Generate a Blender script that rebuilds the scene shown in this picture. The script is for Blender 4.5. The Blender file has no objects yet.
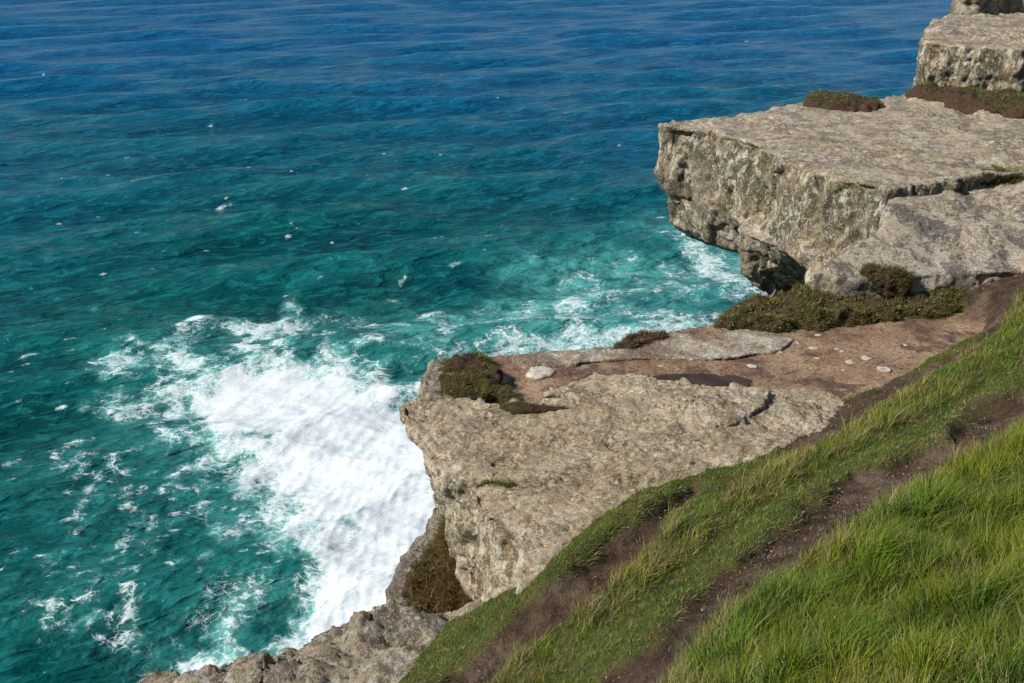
import bpy, bmesh, math, random, time
import numpy as np
from mathutils import Vector
T0 = time.time()
random.seed(7); rng = np.random.default_rng(7)
R = math.radians
sc = bpy.context.scene

# ------------------------------------------------------------------ camera
CAMZ, PITCH, FOC = 60.0, R(25), 995.0
cam_data = bpy.data.cameras.new('camera'); cam = bpy.data.objects.new('camera', cam_data)
sc.collection.objects.link(cam); sc.camera = cam
cam.location = (0, 0, CAMZ); cam.rotation_euler = (R(90) - PITCH, 0, 0)
cam_data.sensor_width = 36; cam_data.lens = 36 * FOC / 1024
cam_data.clip_start = 0.05; cam_data.clip_end = 60000

# ------------------------------------------------------------------ sky, sun, exposure
SUN_EL, SUN_DIR = R(38), Vector((-0.93, -0.28, 0)).normalized()
world = bpy.data.worlds.new('World'); sc.world = world; world.use_nodes = True
wn = world.node_tree; wn.nodes.clear()
sky = wn.nodes.new('ShaderNodeTexSky'); sky.sky_type = 'NISHITA'; sky.sun_disc = False
sky.sun_elevation = SUN_EL; sky.sun_rotation = math.atan2(SUN_DIR.x, SUN_DIR.y)
sky.altitude = 50; sky.air_density = 1.0; sky.dust_density = 0.1; sky.ozone_density = 4.0
bg = wn.nodes.new('ShaderNodeBackground'); bg.inputs[1].default_value = 0.07
wo = wn.nodes.new('ShaderNodeOutputWorld')
wn.links.new(sky.outputs[0], bg.inputs[0]); wn.links.new(bg.outputs[0], wo.inputs[0])
sd = bpy.data.lights.new('sun', 'SUN'); sd.energy = 5.0; sd.angle = R(0.53); sd.color = (1.0, 0.95, 0.87)
sun = bpy.data.objects.new('sun', sd); sc.collection.objects.link(sun); sun.location = (-40, 20, 120)
to_sun = Vector((SUN_DIR.x * math.cos(SUN_EL), SUN_DIR.y * math.cos(SUN_EL), math.sin(SUN_EL)))
sun.rotation_euler = to_sun.to_track_quat('Z', 'Y').to_euler()
sc.view_settings.view_transform = 'Standard'; sc.view_settings.look = 'None'
sc.view_settings.exposure = 0.18; sc.view_settings.gamma = 1.0
sc.cycles.use_denoising = True; sc.cycles.denoiser = 'OPENIMAGEDENOISE'; sc.cycles.denoising_input_passes = 'RGB_ALBEDO_NORMAL'; sc.cycles.denoising_prefilter = 'ACCURATE'; sc.cycles.sample_clamp_direct = 1.5; sc.cycles.sample_clamp_indirect = 1.5
sc.cycles.max_bounces = 5; sc.cycles.diffuse_bounces = 2; sc.cycles.glossy_bounces = 2
sc.cycles.transmission_bounces = 3; sc.cycles.transparent_max_bounces = 4
sc.cycles.caustics_reflective = False; sc.cycles.caustics_refractive = False

# ------------------------------------------------------------------ measuring helpers (pixel + drop below the eye -> metres)
def ray(px, py):
    dx = (px - 512) / FOC; dy = -(py - 341.5) / FOC
    return np.array([dx, math.cos(PITCH) + dy * math.sin(PITCH), -math.sin(PITCH) + dy * math.cos(PITCH)])
def P(px, py, h):
    r = ray(px, py); t = h / -r[2]
    return np.array([r[0] * t, r[1] * t, CAMZ - h])

# ------------------------------------------------------------------ numpy noise
_perm = np.random.default_rng(3).permutation(256).astype(np.int64); _perm = np.concatenate([_perm, _perm, _perm])
_g = np.random.default_rng(4).normal(size=(256, 3)); _g /= np.linalg.norm(_g, axis=1)[:, None]
def pnoise(p):
    i = np.floor(p).astype(np.int64); f = p - i; i &= 255
    u = f * f * f * (f * (f * 6 - 15) + 10); out = 0
    for a in (0, 1):
        wx = u[:, 0] if a else 1 - u[:, 0]
        for b in (0, 1):
            wy = u[:, 1] if b else 1 - u[:, 1]
            for c in (0, 1):
                wz = u[:, 2] if c else 1 - u[:, 2]
                h = _perm[_perm[_perm[(i[:, 0] + a) & 255] + ((i[:, 1] + b) & 255)] + ((i[:, 2] + c) & 255)]
                g = _g[h]
                out = out + wx * wy * wz * (g[:, 0] * (f[:, 0] - a) + g[:, 1] * (f[:, 1] - b) + g[:, 2] * (f[:, 2] - c))
    return out * 1.6
def fbm(p, octs=4, gain=0.5, lac=2.03, ridged=False):
    s = 0; a = 1; q = p.copy()
    for _ in range(octs):
        n = pnoise(q)
        s = s + a * ((1 - 2 * np.abs(n)) if ridged else n)
        q = q * lac + 17.3; a *= gain
    return s
_cell = np.random.default_rng(5).random((256, 3))
def worley(p):
    i = np.floor(p).astype(np.int64); f = p - i
    d1 = np.full(len(p), 9.0); d2 = d1.copy(); ids = np.zeros(len(p), dtype=np.int64)
    for a in (-1, 0, 1):
        for b in (-1, 0, 1):
            for c in (-1, 0, 1):
                h = _perm[_perm[_perm[(i[:, 0] + a) & 255] + ((i[:, 1] + b) & 255)] + ((i[:, 2] + c) & 255)]
                q = _cell[h]
                d = (q[:, 0] + a - f[:, 0]) ** 2 + (q[:, 1] + b - f[:, 1]) ** 2 + (q[:, 2] + c - f[:, 2]) ** 2
                m = d < d1
                d2 = np.where(m, d1, np.minimum(d2, d)); ids = np.where(m, h, ids); d1 = np.where(m, d, d1)
    return np.sqrt(d1), np.sqrt(d2), ids
def sstep(a, b, x):
    t = np.clip((x - a) / (b - a), 0, 1); return t * t * (3 - 2 * t)
def seg_dist(pts, line, closed=False):
    L = np.asarray(line, float)[:, :2]; d = np.full(len(pts), 1e9)
    n = len(L)
    for k in range(n if closed else n - 1):
        a = L[k]; b = L[(k + 1) % n]; ab = b - a
        t = np.clip(((pts - a) @ ab) / max(ab @ ab, 1e-12), 0, 1)
        q = pts - (a + t[:, None] * ab)
        d = np.minimum(d, q[:, 0] ** 2 + q[:, 1] ** 2)
    return np.sqrt(d)
def inside(pts, poly):
    L = np.asarray(poly, float)[:, :2]; c = np.zeros(len(pts), bool); n = len(L)
    for k in range(n):
        x1, y1 = L[k]; x2, y2 = L[(k + 1) % n]
        if y1 == y2: continue
        m = ((y1 > pts[:, 1]) != (y2 > pts[:, 1])) & (pts[:, 0] < (x2 - x1) * (pts[:, 1] - y1) / (y2 - y1) + x1)
        c ^= m
    return c
def sdf(pts, poly):            # positive inside
    d = seg_dist(pts, poly, True); return np.where(inside(pts, poly), d, -d)

# ------------------------------------------------------------------ object helpers
def mesh_np(name, verts, faces, mats=(), smooth=True):
    me = bpy.data.meshes.new(name); faces = np.asarray(faces, dtype=np.int32)
    k = faces.shape[1]
    me.vertices.add(len(verts)); me.vertices.foreach_set('co', np.asarray(verts, dtype=np.float32).ravel())
    me.loops.add(faces.size); me.loops.foreach_set('vertex_index', faces.ravel())
    me.polygons.add(len(faces))
    me.polygons.foreach_set('loop_start', np.arange(len(faces), dtype=np.int32) * k)
    me.polygons.foreach_set('loop_total', np.full(len(faces), k, dtype=np.int32))
    me.polygons.foreach_set('use_smooth', np.full(len(faces), smooth))
    for m in mats: me.materials.append(m)
    me.update(calc_edges=True)
    return me
def link(name, me, parent=None, loc=None):
    o = bpy.data.objects.new(name, me); sc.collection.objects.link(o)
    if parent: o.parent = parent
    if loc is not None: o.location = loc
    return o
def tag(o, label=None, cat=None, group=None, kind=None):
    if label: o['label'] = label
    if cat: o['category'] = cat
    if group: o['group'] = group
    if kind: o['kind'] = kind
    return o
def attr(me, name, vals, typ='FLOAT'):
    a = me.attributes.new(name, typ, 'POINT')
    if typ == 'FLOAT': a.data.foreach_set('value', np.asarray(vals, dtype=np.float32).ravel())
    else: a.data.foreach_set('color', np.asarray(vals, dtype=np.float32).ravel())
def get_vn(me):
    n = len(me.vertices); v = np.empty(n * 3, np.float32); me.vertices.foreach_get('co', v)
    nn = np.empty(n * 3, np.float32); me.vertex_normals.foreach_get('vector', nn)
    return v.reshape(-1, 3).astype(float), nn.reshape(-1, 3).astype(float)
def set_v(me, v):
    me.vertices.foreach_set('co', np.asarray(v, dtype=np.float32).ravel()); me.update()

# ------------------------------------------------------------------ node helpers
class NT:
    def __init__(s, name):
        s.m = bpy.data.materials.new(name); s.m.use_nodes = True; s.t = s.m.node_tree; s.t.nodes.clear()
        s.out = s.t.nodes.new('ShaderNodeOutputMaterial'); s.b = s.t.nodes.new('ShaderNodeBsdfPrincipled')
        s.t.links.new(s.b.outputs[0], s.out.inputs[0]); s.tc = None
    def n(s, typ, **kw):
        x = s.t.nodes.new(typ)
        for k, v in kw.items(): setattr(x, k, v)
        return x
    def l(s, a, b): s.t.links.new(a, b)
    def inp(s, sock, v):
        if hasattr(v, 'is_output'): s.l(v, sock)
        elif isinstance(v, (tuple, list)) and len(v) == 3 and sock.type == 'RGBA': sock.default_value = (*v, 1)
        else: sock.default_value = v
    def pos(s):
        if s.tc is None: s.tc = s.n('ShaderNodeNewGeometry')
        return s.tc.outputs['Position']
    def nz(s):
        s.pos(); x = s.n('ShaderNodeSeparateXYZ'); s.l(s.tc.outputs['Normal'], x.inputs[0]); return x.outputs[2]
    def scaled(s, v, sca, off=(0, 0, 0)):
        m = s.n('ShaderNodeMapping'); s.l(v, m.inputs[0]); m.inputs['Scale'].default_value = sca; m.inputs['Location'].default_value = off
        return m.outputs[0]
    def noise(s, scale, det=4, rough=0.55, dist=0.0, vec=None):
        x = s.n('ShaderNodeTexNoise'); s.l(vec or s.pos(), x.inputs['Vector'])
        x.inputs['Scale'].default_value = scale; x.inputs['Detail'].default_value = det
        x.inputs['Roughness'].default_value = rough; x.inputs['Distortion'].default_value = dist
        return x.outputs[0]
    def noisec(s, scale, det=2, vec=None):
        x = s.n('ShaderNodeTexNoise'); s.l(vec or s.pos(), x.inputs['Vector'])
        x.inputs['Scale'].default_value = scale; x.inputs['Detail'].default_value = det
        return x.outputs[1]
    def voro(s, scale, feature='F1', vec=None, rnd=1.0, out='Distance'):
        x = s.n('ShaderNodeTexVoronoi', feature=feature); s.l(vec or s.pos(), x.inputs['Vector'])
        x.inputs['Scale'].default_value = scale; x.inputs['Randomness'].default_value = rnd
        return x.outputs[out]
    def warp(s, amt, scale, vec=None, det=2):
        c = s.noisec(scale, det, vec)
        a = s.n('ShaderNodeVectorMath', operation='MULTIPLY_ADD'); s.l(c, a.inputs[0])
        a.inputs[1].default_value = (amt, amt, amt); s.l(vec or s.pos(), a.inputs[2]); return a.outputs[0]
    def rmp(s, v, a, b, lo=0.0, hi=1.0, smooth=True):
        x = s.n('ShaderNodeMapRange'); x.interpolation_type = 'SMOOTHSTEP' if smooth else 'LINEAR'
        s.inp(x.inputs[0], v); s.inp(x.inputs[1], a); s.inp(x.inputs[2], b); s.inp(x.inputs[3], lo); s.inp(x.inputs[4], hi)
        return x.outputs[0]
    def mth(s, op, a, b=0.0, clamp=False):
        x = s.n('ShaderNodeMath', operation=op); x.use_clamp = clamp; s.inp(x.inputs[0], a); s.inp(x.inputs[1], b); return x.outputs[0]
    def mix(s, f, a, b, mode='MIX'):
        x = s.n('ShaderNodeMix', data_type='RGBA', blend_type=mode); s.inp(x.inputs[0], f); s.inp(x.inputs[6], a); s.inp(x.inputs[7], b); return x.outputs[2]
    def at(s, name, out='Fac'):
        x = s.n('ShaderNodeAttribute', attribute_name=name); return x.outputs[out]
    def bump(s, h, strength, dist, prev=None):
        x = s.n('ShaderNodeBump'); s.inp(x.inputs['Strength'], strength); s.inp(x.inputs['Distance'], dist); s.l(h, x.inputs['Height'])
        if prev: s.l(prev, x.inputs['Normal'])
        return x.outputs[0]

def rock_material(name, base, pale, dark, lichen, lichen_amt=0.5, ochre_amt=0.5, blotch=0.5, brown=0.0, crack=1.0, fresh=0.0):
    s = NT(name); P_ = s.scaled(s.pos(), (1, 1, 0.5)); lo = [base[0] * 0.24, base[1] * 0.21, base[2] * 0.18]
    steep = s.rmp(s.nz(), 0.35, 0.8, 1.0, 0.15)
    c = s.mix(s.rmp(s.noise(1.2, 6, 0.65, 0.3), 0.42, 0.58), base, pale)
    # growth on the steep faces: ochre, olive; weathered purplish grey on the tops
    oc = s.mth('MULTIPLY', s.rmp(s.noise(3.0, 8, 0.75, 0.3, s.scaled(s.pos(), (1, 1, 0.6), (9, 4, 2))), 0.44, 0.53), s.mth('MULTIPLY', steep, ochre_amt))
    c = s.mix(oc, c, (0.25, 0.20, 0.095))
    bl = s.mth('MULTIPLY', s.rmp(s.noise(1.5, 9, 0.72, 0.4, s.scaled(s.pos(), (1, 1, 0.7), (3, 7, 9))), 0.50, 0.535), blotch)
    c = s.mix(bl, c, dark)
    if fresh:
        st = s.rmp(s.noise(3.0, 7, 0.7, 0.4, s.scaled(s.pos(), (1.6, 1.6, 0.5))), 0.42, 0.55)
        c = s.mix(s.mth('MULTIPLY', s.mth('MULTIPLY', st, s.rmp(s.nz(), 0.45, 0.75, 1, 0)), fresh), c, (0.80, 0.70, 0.51))
        st = s.rmp(s.noise(4.5, 6, 0.7, 0.5, s.scaled(s.pos(), (1.5, 1.5, 0.35), (4, 4, 4))), 0.53, 0.58)
        c = s.mix(s.mth('MULTIPLY', s.mth('MULTIPLY', st, s.rmp(s.nz(), 0.45, 0.75, 1, 0)), 0.85), c, (0.13, 0.10, 0.065))
    # crumbly brown mottling in clusters, then crusts of cream lichen in clusters
    cl = s.rmp(s.noise(1.7, 5, 0.65, 0, s.scaled(s.pos(), (1, 1, 1), (2, 6, 4))), 0.40, 0.58, 0.25, 1.0)
    c = s.mix(s.mth('MULTIPLY', s.rmp(s.noise(7, 7, 0.68, 0.6, P_), 0.44, 0.50, 0.80, 0), cl), c, [base[0] * 0.42, base[1] * 0.37, base[2] * 0.31])
    og = s.mth('MULTIPLY', s.rmp(s.noise(2.6, 9, 0.8, 0.3, s.scaled(s.pos(), (1, 1, 0.45), (1, 14, 5))), 0.495, 0.535), s.mth('MULTIPLY', steep, ochre_amt))
    c = s.mix(og, c, (0.075, 0.068, 0.034))
    cl2 = s.rmp(s.noise(1.1, 5, 0.65, 0, s.scaled(s.pos(), (1, 1, 1), (12, 3, 4))), 0.42, 0.56, 0.25, 1.0)
    lp = s.mth('MULTIPLY', s.rmp(s.noise(6.5, 8, 0.68, 0.5, s.scaled(s.pos(), (1, 1, 0.7), (5, 5, 5))), 0.53, 0.56, 0, lichen_amt), cl2)
    c = s.mix(lp, c, lichen)
    v = s.voro(9, 'F1', s.warp(0.10, 12, None, 3)); vm = s.rmp(s.noise(1.6, 3), 0.50, 0.60)
    c = s.mix(s.mth('MULTIPLY', s.rmp(v, 0.20, 0.25, lichen_amt, 0), vm), c, [min(0.85, x * 1.12) for x in lichen])
    v2 = s.voro(30, 'F1', s.warp(0.04, 25))
    c = s.mix(s.mth('MULTIPLY', s.rmp(v2, 0.14, 0.24, 0.9 * lichen_amt, 0), cl2), c, lichen)
    if brown: c = s.mix(s.rmp(s.noise(1.4, 6, 0.65), 0.42, 0.56, 0, brown), c, (0.17, 0.10, 0.065))
    # flaked sheets: thin shadows and cracks along the flake edges painted as dark lines
    t1 = s.mth('MULTIPLY', s.noise(1.5, 9, 0.66, 0.5, s.scaled(s.pos(), (1, 1.5, 1.2))), 11.0)
    fr = s.mth('FRACT', t1); lipm = s.rmp(s.noise(2.1, 4, 0.6, 0, s.scaled(s.pos(), (1, 1, 1), (7, 2, 1))), 0.46, 0.58)
    lip = s.mth('MULTIPLY', s.rmp(fr, 0.0, 0.13, 1, 0), s.mth('MULTIPLY', lipm, crack))
    c = s.mix(s.mth('MULTIPLY', lip, 0.8), c, lo)
    c = s.mix(s.mth('MULTIPLY', s.rmp(s.noise(19, 5, 0.7, 0, P_), 0.55, 0.59, 0, 0.9), cl), c, lo)
    c = s.mix(s.rmp(s.noise(34, 3, 0.65), 0.40, 0.56, 0.42, 0), c, lo)
    c = s.mix(s.rmp(s.noise(44, 2, 0.6, 0, s.scaled(s.pos(), (1, 1, 1), (3, 3, 9))), 0.56, 0.64, 0, 0.5), c, lichen)
    s.l(c, s.b.inputs['Base Color'])
    s.b.inputs['Roughness'].default_value = 0.92; s.b.inputs['Specular IOR Level'].default_value = 0.18
    steps = s.mth('ADD', s.mth('FLOOR', t1), s.rmp(fr, 0.0, 0.12))
    hh = s.mth('ADD', s.mth('MULTIPLY', steps, 0.09), s.mth('MULTIPLY', s.noise(14, 8, 0.8), 0.75))
    b1 = s.bump(hh, 1.0, 0.05)
    b2 = s.bump(s.noise(38, 4, 0.75), 0.9, 0.022, b1)
    s.l(b2, s.b.inputs['Normal'])
    return s.m

M = {}
M['slab'] = rock_material('tan_slab_rock', (0.60, 0.465, 0.285), (0.72, 0.59, 0.40), (0.19, 0.155, 0.12), (0.76, 0.69, 0.56), 0.75, 0.6, 0.5, fresh=0.9)
M['block'] = rock_material('lichened_block_rock', (0.53, 0.425, 0.285), (0.66, 0.55, 0.395), (0.16, 0.13, 0.11), (0.70, 0.66, 0.55), 0.8, 1.0, 0.7)
M['flat'] = rock_material('pale_flat_rock', (0.55, 0.46, 0.335), (0.65, 0.555, 0.42), (0.17, 0.142, 0.125), (0.62, 0.58, 0.52), 0.6, 0.3, 1.0)
M['grey'] = rock_material('grey_ledge_rock', (0.42, 0.345, 0.235), (0.54, 0.455, 0.33), (0.10, 0.088, 0.08), (0.56, 0.53, 0.46), 0.7, 0.7, 0.7)
M['pale'] = rock_material('pale_crust_rock', (0.56, 0.46, 0.33), (0.68, 0.59, 0.45), (0.17, 0.10, 0.07), (0.78, 0.73, 0.63), 1.0, 0.2, 0.3, 0.75)
M['cliff'] = rock_material('cliff_rock', (0.26, 0.225, 0.18), (0.34, 0.30, 0.24), (0.11, 0.10, 0.09), (0.5, 0.47, 0.4), 0.4, 0.7, 0.5)

def red_material():
    s = NT('red_brown_platform_rock')
    c = s.mix(s.rmp(s.noise(0.8, 5, 0.6, 0.3), 0.38, 0.62), (0.24, 0.138, 0.078), (0.36, 0.245, 0.15))
    c = s.mix(s.rmp(s.noise(1.9, 6, 0.7, 0.3, s.scaled(s.pos(), (1, 1, 1), (4, 1, 3))), 0.50, 0.62, 0, 0.9), c, (0.09, 0.05, 0.036))
    c = s.mix(s.rmp(s.noise(5, 6, 0.75, 0.2), 0.60, 0.66, 0, 0.55), c, (0.42, 0.34, 0.27))
    c = s.mix(s.rmp(s.noise(24, 5, 0.72), 0.50, 0.58, 0, 0.7), c, (0.07, 0.04, 0.03))
    c = s.mix(s.rmp(s.noise(38, 3, 0.65, 0, s.scaled(s.pos(), (1, 1, 1), (3, 8, 9))), 0.58, 0.64, 0, 0.4), c, (0.40, 0.32, 0.24))
    r = s.mth('ABSOLUTE', s.mth('SUBTRACT', s.noise(0.9, 5, 0.6, 0.8), 0.5)); c = s.mix(s.rmp(r, 0.0, 0.006, 0.8, 0), c, (0.05, 0.03, 0.02))
    wet = s.rmp(s.noise(0.7, 3, 0.5, 0, s.scaled(s.pos(), (1, 1, 1), (8, 8, 0))), 0.5, 0.65)
    s.l(c, s.b.inputs['Base Color']); s.l(s.mth('SUBTRACT', 0.8, s.mth('MULTIPLY', wet, 0.3)), s.b.inputs['Roughness'])
    s.b.inputs['Specular IOR Level'].default_value = 0.35
    s.l(s.bump(s.noise(50, 3, 0.7), 0.5, 0.01, s.bump(s.noise(6, 7, 0.65), 0.7, 0.05)), s.b.inputs['Normal'])
    return s.m
M['red'] = red_material()

def simple(name, cols, scale=20, rough=0.9, bump=0.01, attrc=None):
    s = NT(name)
    c = s.mix(s.rmp(s.noise(scale, 5, 0.7), 0.35, 0.65), cols[0], cols[1])
    if len(cols) > 2: c = s.mix(s.rmp(s.noise(scale * 0.3, 4, 0.6), 0.5, 0.65), c, cols[2])
    s.l(c, s.b.inputs['Base Color']); s.b.inputs['Roughness'].default_value = rough
    s.b.inputs['Specular IOR Level'].default_value = 0.2
    s.l(s.bump(s.noise(scale * 2, 4, 0.7), 0.8, bump), s.b.inputs['Normal'])
    return s.m
M['peat'] = simple('dark_peat', [(0.035, 0.021, 0.014), (0.085, 0.05, 0.032), (0.06, 0.045, 0.022)], 18, 0.95, 0.03)
M['lichen'] = simple('white_lichen', [(0.46, 0.42, 0.35), (0.58, 0.54, 0.47), (0.34, 0.26, 0.2)], 40, 0.9, 0.004)

def blade_material(name, trans=0.35):
    s = NT(name); c = s.at('tint', 'Color'); s.l(c, s.b.inputs['Base Color'])
    s.b.inputs['Roughness'].default_value = 0.55; s.b.inputs['Specular IOR Level'].default_value = 0.25
    tr = s.n('ShaderNodeBsdfTranslucent'); s.l(c, tr.inputs[0])
    mx = s.n('ShaderNodeMixShader'); mx.inputs[0].default_value = trans
    s.l(s.b.outputs[0], mx.inputs[1]); s.l(tr.outputs[0], mx.inputs[2]); s.l(mx.outputs[0], s.out.inputs[0])
    return s.m
M['blade'] = blade_material('grass_blades')

# ------------------------------------------------------------------ the land: control heights, masks
CP = [  # pixel x, pixel y, metres below the eye
 (400, 690, 7.0), (455, 640, 7.25), (480, 605, 7.15), (500, 690, 6.35), (525, 600, 6.3), (560, 600, 6.12), (545, 572, 6.08), (505, 600, 6.7), (600, 560, 6.0),
 (575, 535, 6.18), (630, 495, 6.12), (650, 540, 5.85), (600, 690, 5.35), (650, 640, 5.05), (700, 690, 4.55), (730, 590, 5.05),
 (700, 500, 5.95), (690, 478, 6.1), (770, 455, 6.1), (760, 500, 5.65), (800, 470, 5.75), (850, 510, 5.15), (840, 425, 6.1), (900, 390, 6.05), (850, 460, 5.6),
 (860, 600, 4.35), (940, 540, 4.45), (1024, 690, 3.35), (1024, 560, 4.1), (1024, 470, 4.6), (960, 470, 5.05), (950, 450, 5.2), (1024, 400, 5.25), (900, 430, 5.6),
 (960, 350, 5.98), (1024, 330, 5.65), (1000, 305, 6.0), (1024, 280, 5.85), (960, 295, 6.2), (780, 690, 4.0), (900, 690, 3.65),
 (1024, 230, 5.9), (1024, 190, 5.9), (950, 240, 6.2), (1024, 120, 5.5)]
cpw = [P(*c) for c in CP]
cpw += [np.array(v, float) for v in [(0, 0, 58.35), (2, -2, 58.8), (-2.5, 1, 56.5), (4, 2, 58.0), (8, 4, 57.9), (10, 10, 57.0), (14, 16, 56.5), (22, 26, 57), (24, 10, 58.5),
        (0, -10, 60.0), (10, -8, 60.5), (-4, -8, 57), (35, 30, 58.5), (30, 40, 58), (60, 50, 60), (50, -20, 63), (0, -50, 63), (120, 60, 64), (-3.2, 3.6, 53.6)]]
cpw = np.array(cpw)
def tps_fit(p, z, lam=0.004):
    n = len(p); d = np.linalg.norm(p[:, None] - p[None], axis=2)
    K = np.where(d > 0, d * d * np.log(d + 1e-12), 0) + lam * np.eye(n)
    Q = np.hstack([np.ones((n, 1)), p]); A = np.block([[K, Q], [Q.T, np.zeros((3, 3))]])
    return np.linalg.solve(A, np.concatenate([z, np.zeros(3)]))
TW = tps_fit(cpw[:, :2], cpw[:, 2])
def tps(pts):
    out = np.full(len(pts), TW[-3]) + pts @ TW[-2:]
    for k in range(len(cpw)):
        d2 = ((pts - cpw[k, :2]) ** 2).sum(1)
        out += TW[k] * 0.5 * d2 * np.log(d2 + 1e-12)
    return out
def G(px, py):                 # where a pixel's ray meets the smooth land
    r = ray(px, py); t = np.arange(2.0, 30, 0.01); q = r[None] * t[:, None]
    z = tps(q[:, :2]); below = (CAMZ + q[:, 2]) < z
    k = int(np.argmax(below)) if below.any() else 900
    return q[k, :2]
def GL(pts): return np.array([G(*p) for p in pts])

PATH_R = GL([(575, 715), (612, 672), (650, 645), (685, 615), (712, 585), (745, 562), (785, 530), (812, 505), (850, 480), (900, 458), (950, 440), (985, 412), (1040, 375),
             (1050, 392), (1000, 436), (960, 462), (905, 490), (862, 520), (822, 545), (788, 570), (752, 600), (716, 626), (690, 646), (662, 680), (640, 715)])
PATH_L = GL([(420, 715), (442, 683), (470, 662), (490, 640), (520, 614), (548, 592), (568, 575), (594, 554), (622, 532), (656, 511), (695, 488), (664, 523), (634, 558), (612, 586), (573, 614), (530, 648), (490, 680), (460, 715)])
DIRT_B = GL([(770, 456), (800, 425), (830, 405), (870, 390), (930, 365), (985, 335), (985, 316), (962, 300), (950, 275), (1040, 262), (1040, 285), (1014, 300), (998, 335), (960, 360), (915, 382), (870, 412), (845, 432), (800, 452)])
WORN = GL([(925, 440), (960, 405), (1040, 380), (1040, 410), (985, 440), (950, 470)])
# the seaward edge of the soil; beyond it the sheet dives under the rock
TURF_EDGE = GL([(380, 720), (400, 686), (418, 655), (450, 622), (482, 603), (505, 592), (530, 585), (545, 568), (575, 536), (600, 516), (630, 495), (690, 477), (740, 463), (770, 455), (800, 425), (830, 403),
             (890, 383), (950, 347), (1000, 323)])
TURF_EDGE = np.vstack([TURF_EDGE, [P(1002, 308, 6.2)[:2], P(965, 300, 6.2)[:2], P(935, 290, 6.2)[:2], P(1030, 262, 6.0)[:2], (12, 15), (17, 20), (26, 30), (60, 45), (300, 80), (300, -150), (-10, -150), (-7, -20), (-4.5, -3), (-4.2, 2)]])

LONGG = GL([(640, 720), (668, 680), (700, 645), (730, 622), (760, 602), (795, 572), (830, 546), (868, 522), (905, 495), (960, 466), (1000, 440), (1060, 400), (1200, 400), (1200, 760), (640, 760)])
STRIP = GL([(470, 715), (500, 680), (540, 645), (580, 612), (625, 575), (660, 545), (700, 512), (740, 486), (800, 456), (850, 430), (900, 398), (950, 365), (990, 340), (1010, 300), (1030, 275), (1060, 300), (1040, 350), (990, 380), (940, 410), (880, 440), (800, 480), (745, 515), (700, 548), (650, 590), (600, 632), (560, 670), (530, 715)])

def land(pts, detail=True):
    z = tps(pts); p3 = np.column_stack([pts, np.zeros(len(pts))])
    wob = fbm(p3 * 2.2, 4) * 0.10
    dr = sdf(pts, PATH_R) + wob; dl = sdf(pts, PATH_L) + wob; db = sdf(pts, DIRT_B) + wob; dw = sdf(pts, WORN) + wob
    dr = dr + 0.05; dl = dl + 0.05
    path = np.maximum(np.maximum(sstep(-0.05, 0.10, dr + 0.3 * wob), sstep(-0.05, 0.12, dl + 0.3 * wob)), np.maximum(sstep(-0.03, 0.07, db), 0.6 * sstep(-0.1, 0.2, dw)))
    z = z - 0.10 * sstep(-0.05, 0.16, dr) - 0.12 * sstep(-0.05, 0.2, dl) - 0.05 * sstep(-0.05, 0.2, db)
    # turf lips stand a little proud beside the worn paths
    for d in (dr, dl): z = z + 0.05 * np.exp(-((d + 0.16) / 0.13) ** 2)
    z = z + 0.16 * sstep(-0.3, 0.5, sdf(pts, LONGG)) * (0.6 + 0.8 * fbm(p3 * 0.9, 3))
    z = z + 0.07 * sstep(-0.15, 0.25, sdf(pts, STRIP))
    hum = fbm(p3 * 1.5 + 11, 2); z = z + (1 - path) * (0.03 + 0.19 * sstep(-0.1, 0.4, sdf(pts, LONGG))) * hum
    if detail:
        z = z + 0.035 * fbm(p3 * 1.7, 3) + 0.014 * fbm(p3 * 7, 3) + 0.012 * path * fbm(p3 * 16, 2)
    de = sdf(pts, TURF_EDGE) + 0.6 * wob
    far = sstep(14, 30, np.hypot(pts[:, 0], pts[:, 1]))
    z = z + far * 1.2 * fbm(p3 * 0.05, 3)
    drop = np.clip(-de, 0, None)
    z = z - np.minimum(drop * 1.2, 0.9) - np.clip(drop - 1.2, 0, 14) * 4.2
    return z, path, de

t = time.time()
def axis(lo, hi, step, a, b, grow=1.18):
    fine = list(np.arange(lo, hi, step)); s = step; x = lo; left = []
    while x > a: s *= grow; x -= s; left.append(x)
    s = step; x = fine[-1]; right = []
    while x < b: s *= grow; x += s; right.append(x)
    return np.array(left[::-1] + fine + right)
gx = axis(-2.6, 8.0, 0.032, -60, 400); gy = axis(3.0, 15.5, 0.032, -200, 260)
X, Y = np.meshgrid(gx, gy); pts = np.column_stack([X.ravel(), Y.ravel()])
z, path, de = land(pts)
nx, ny = len(gx), len(gy)
idx = np.arange(nx * ny).reshape(ny, nx)
quads = np.column_stack([idx[:-1, :-1].ravel(), idx[:-1, 1:].ravel(), idx[1:, 1:].ravel(), idx[1:, :-1].ravel()])
zm = z[quads].max(1); quads = quads[zm > -4]
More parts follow.
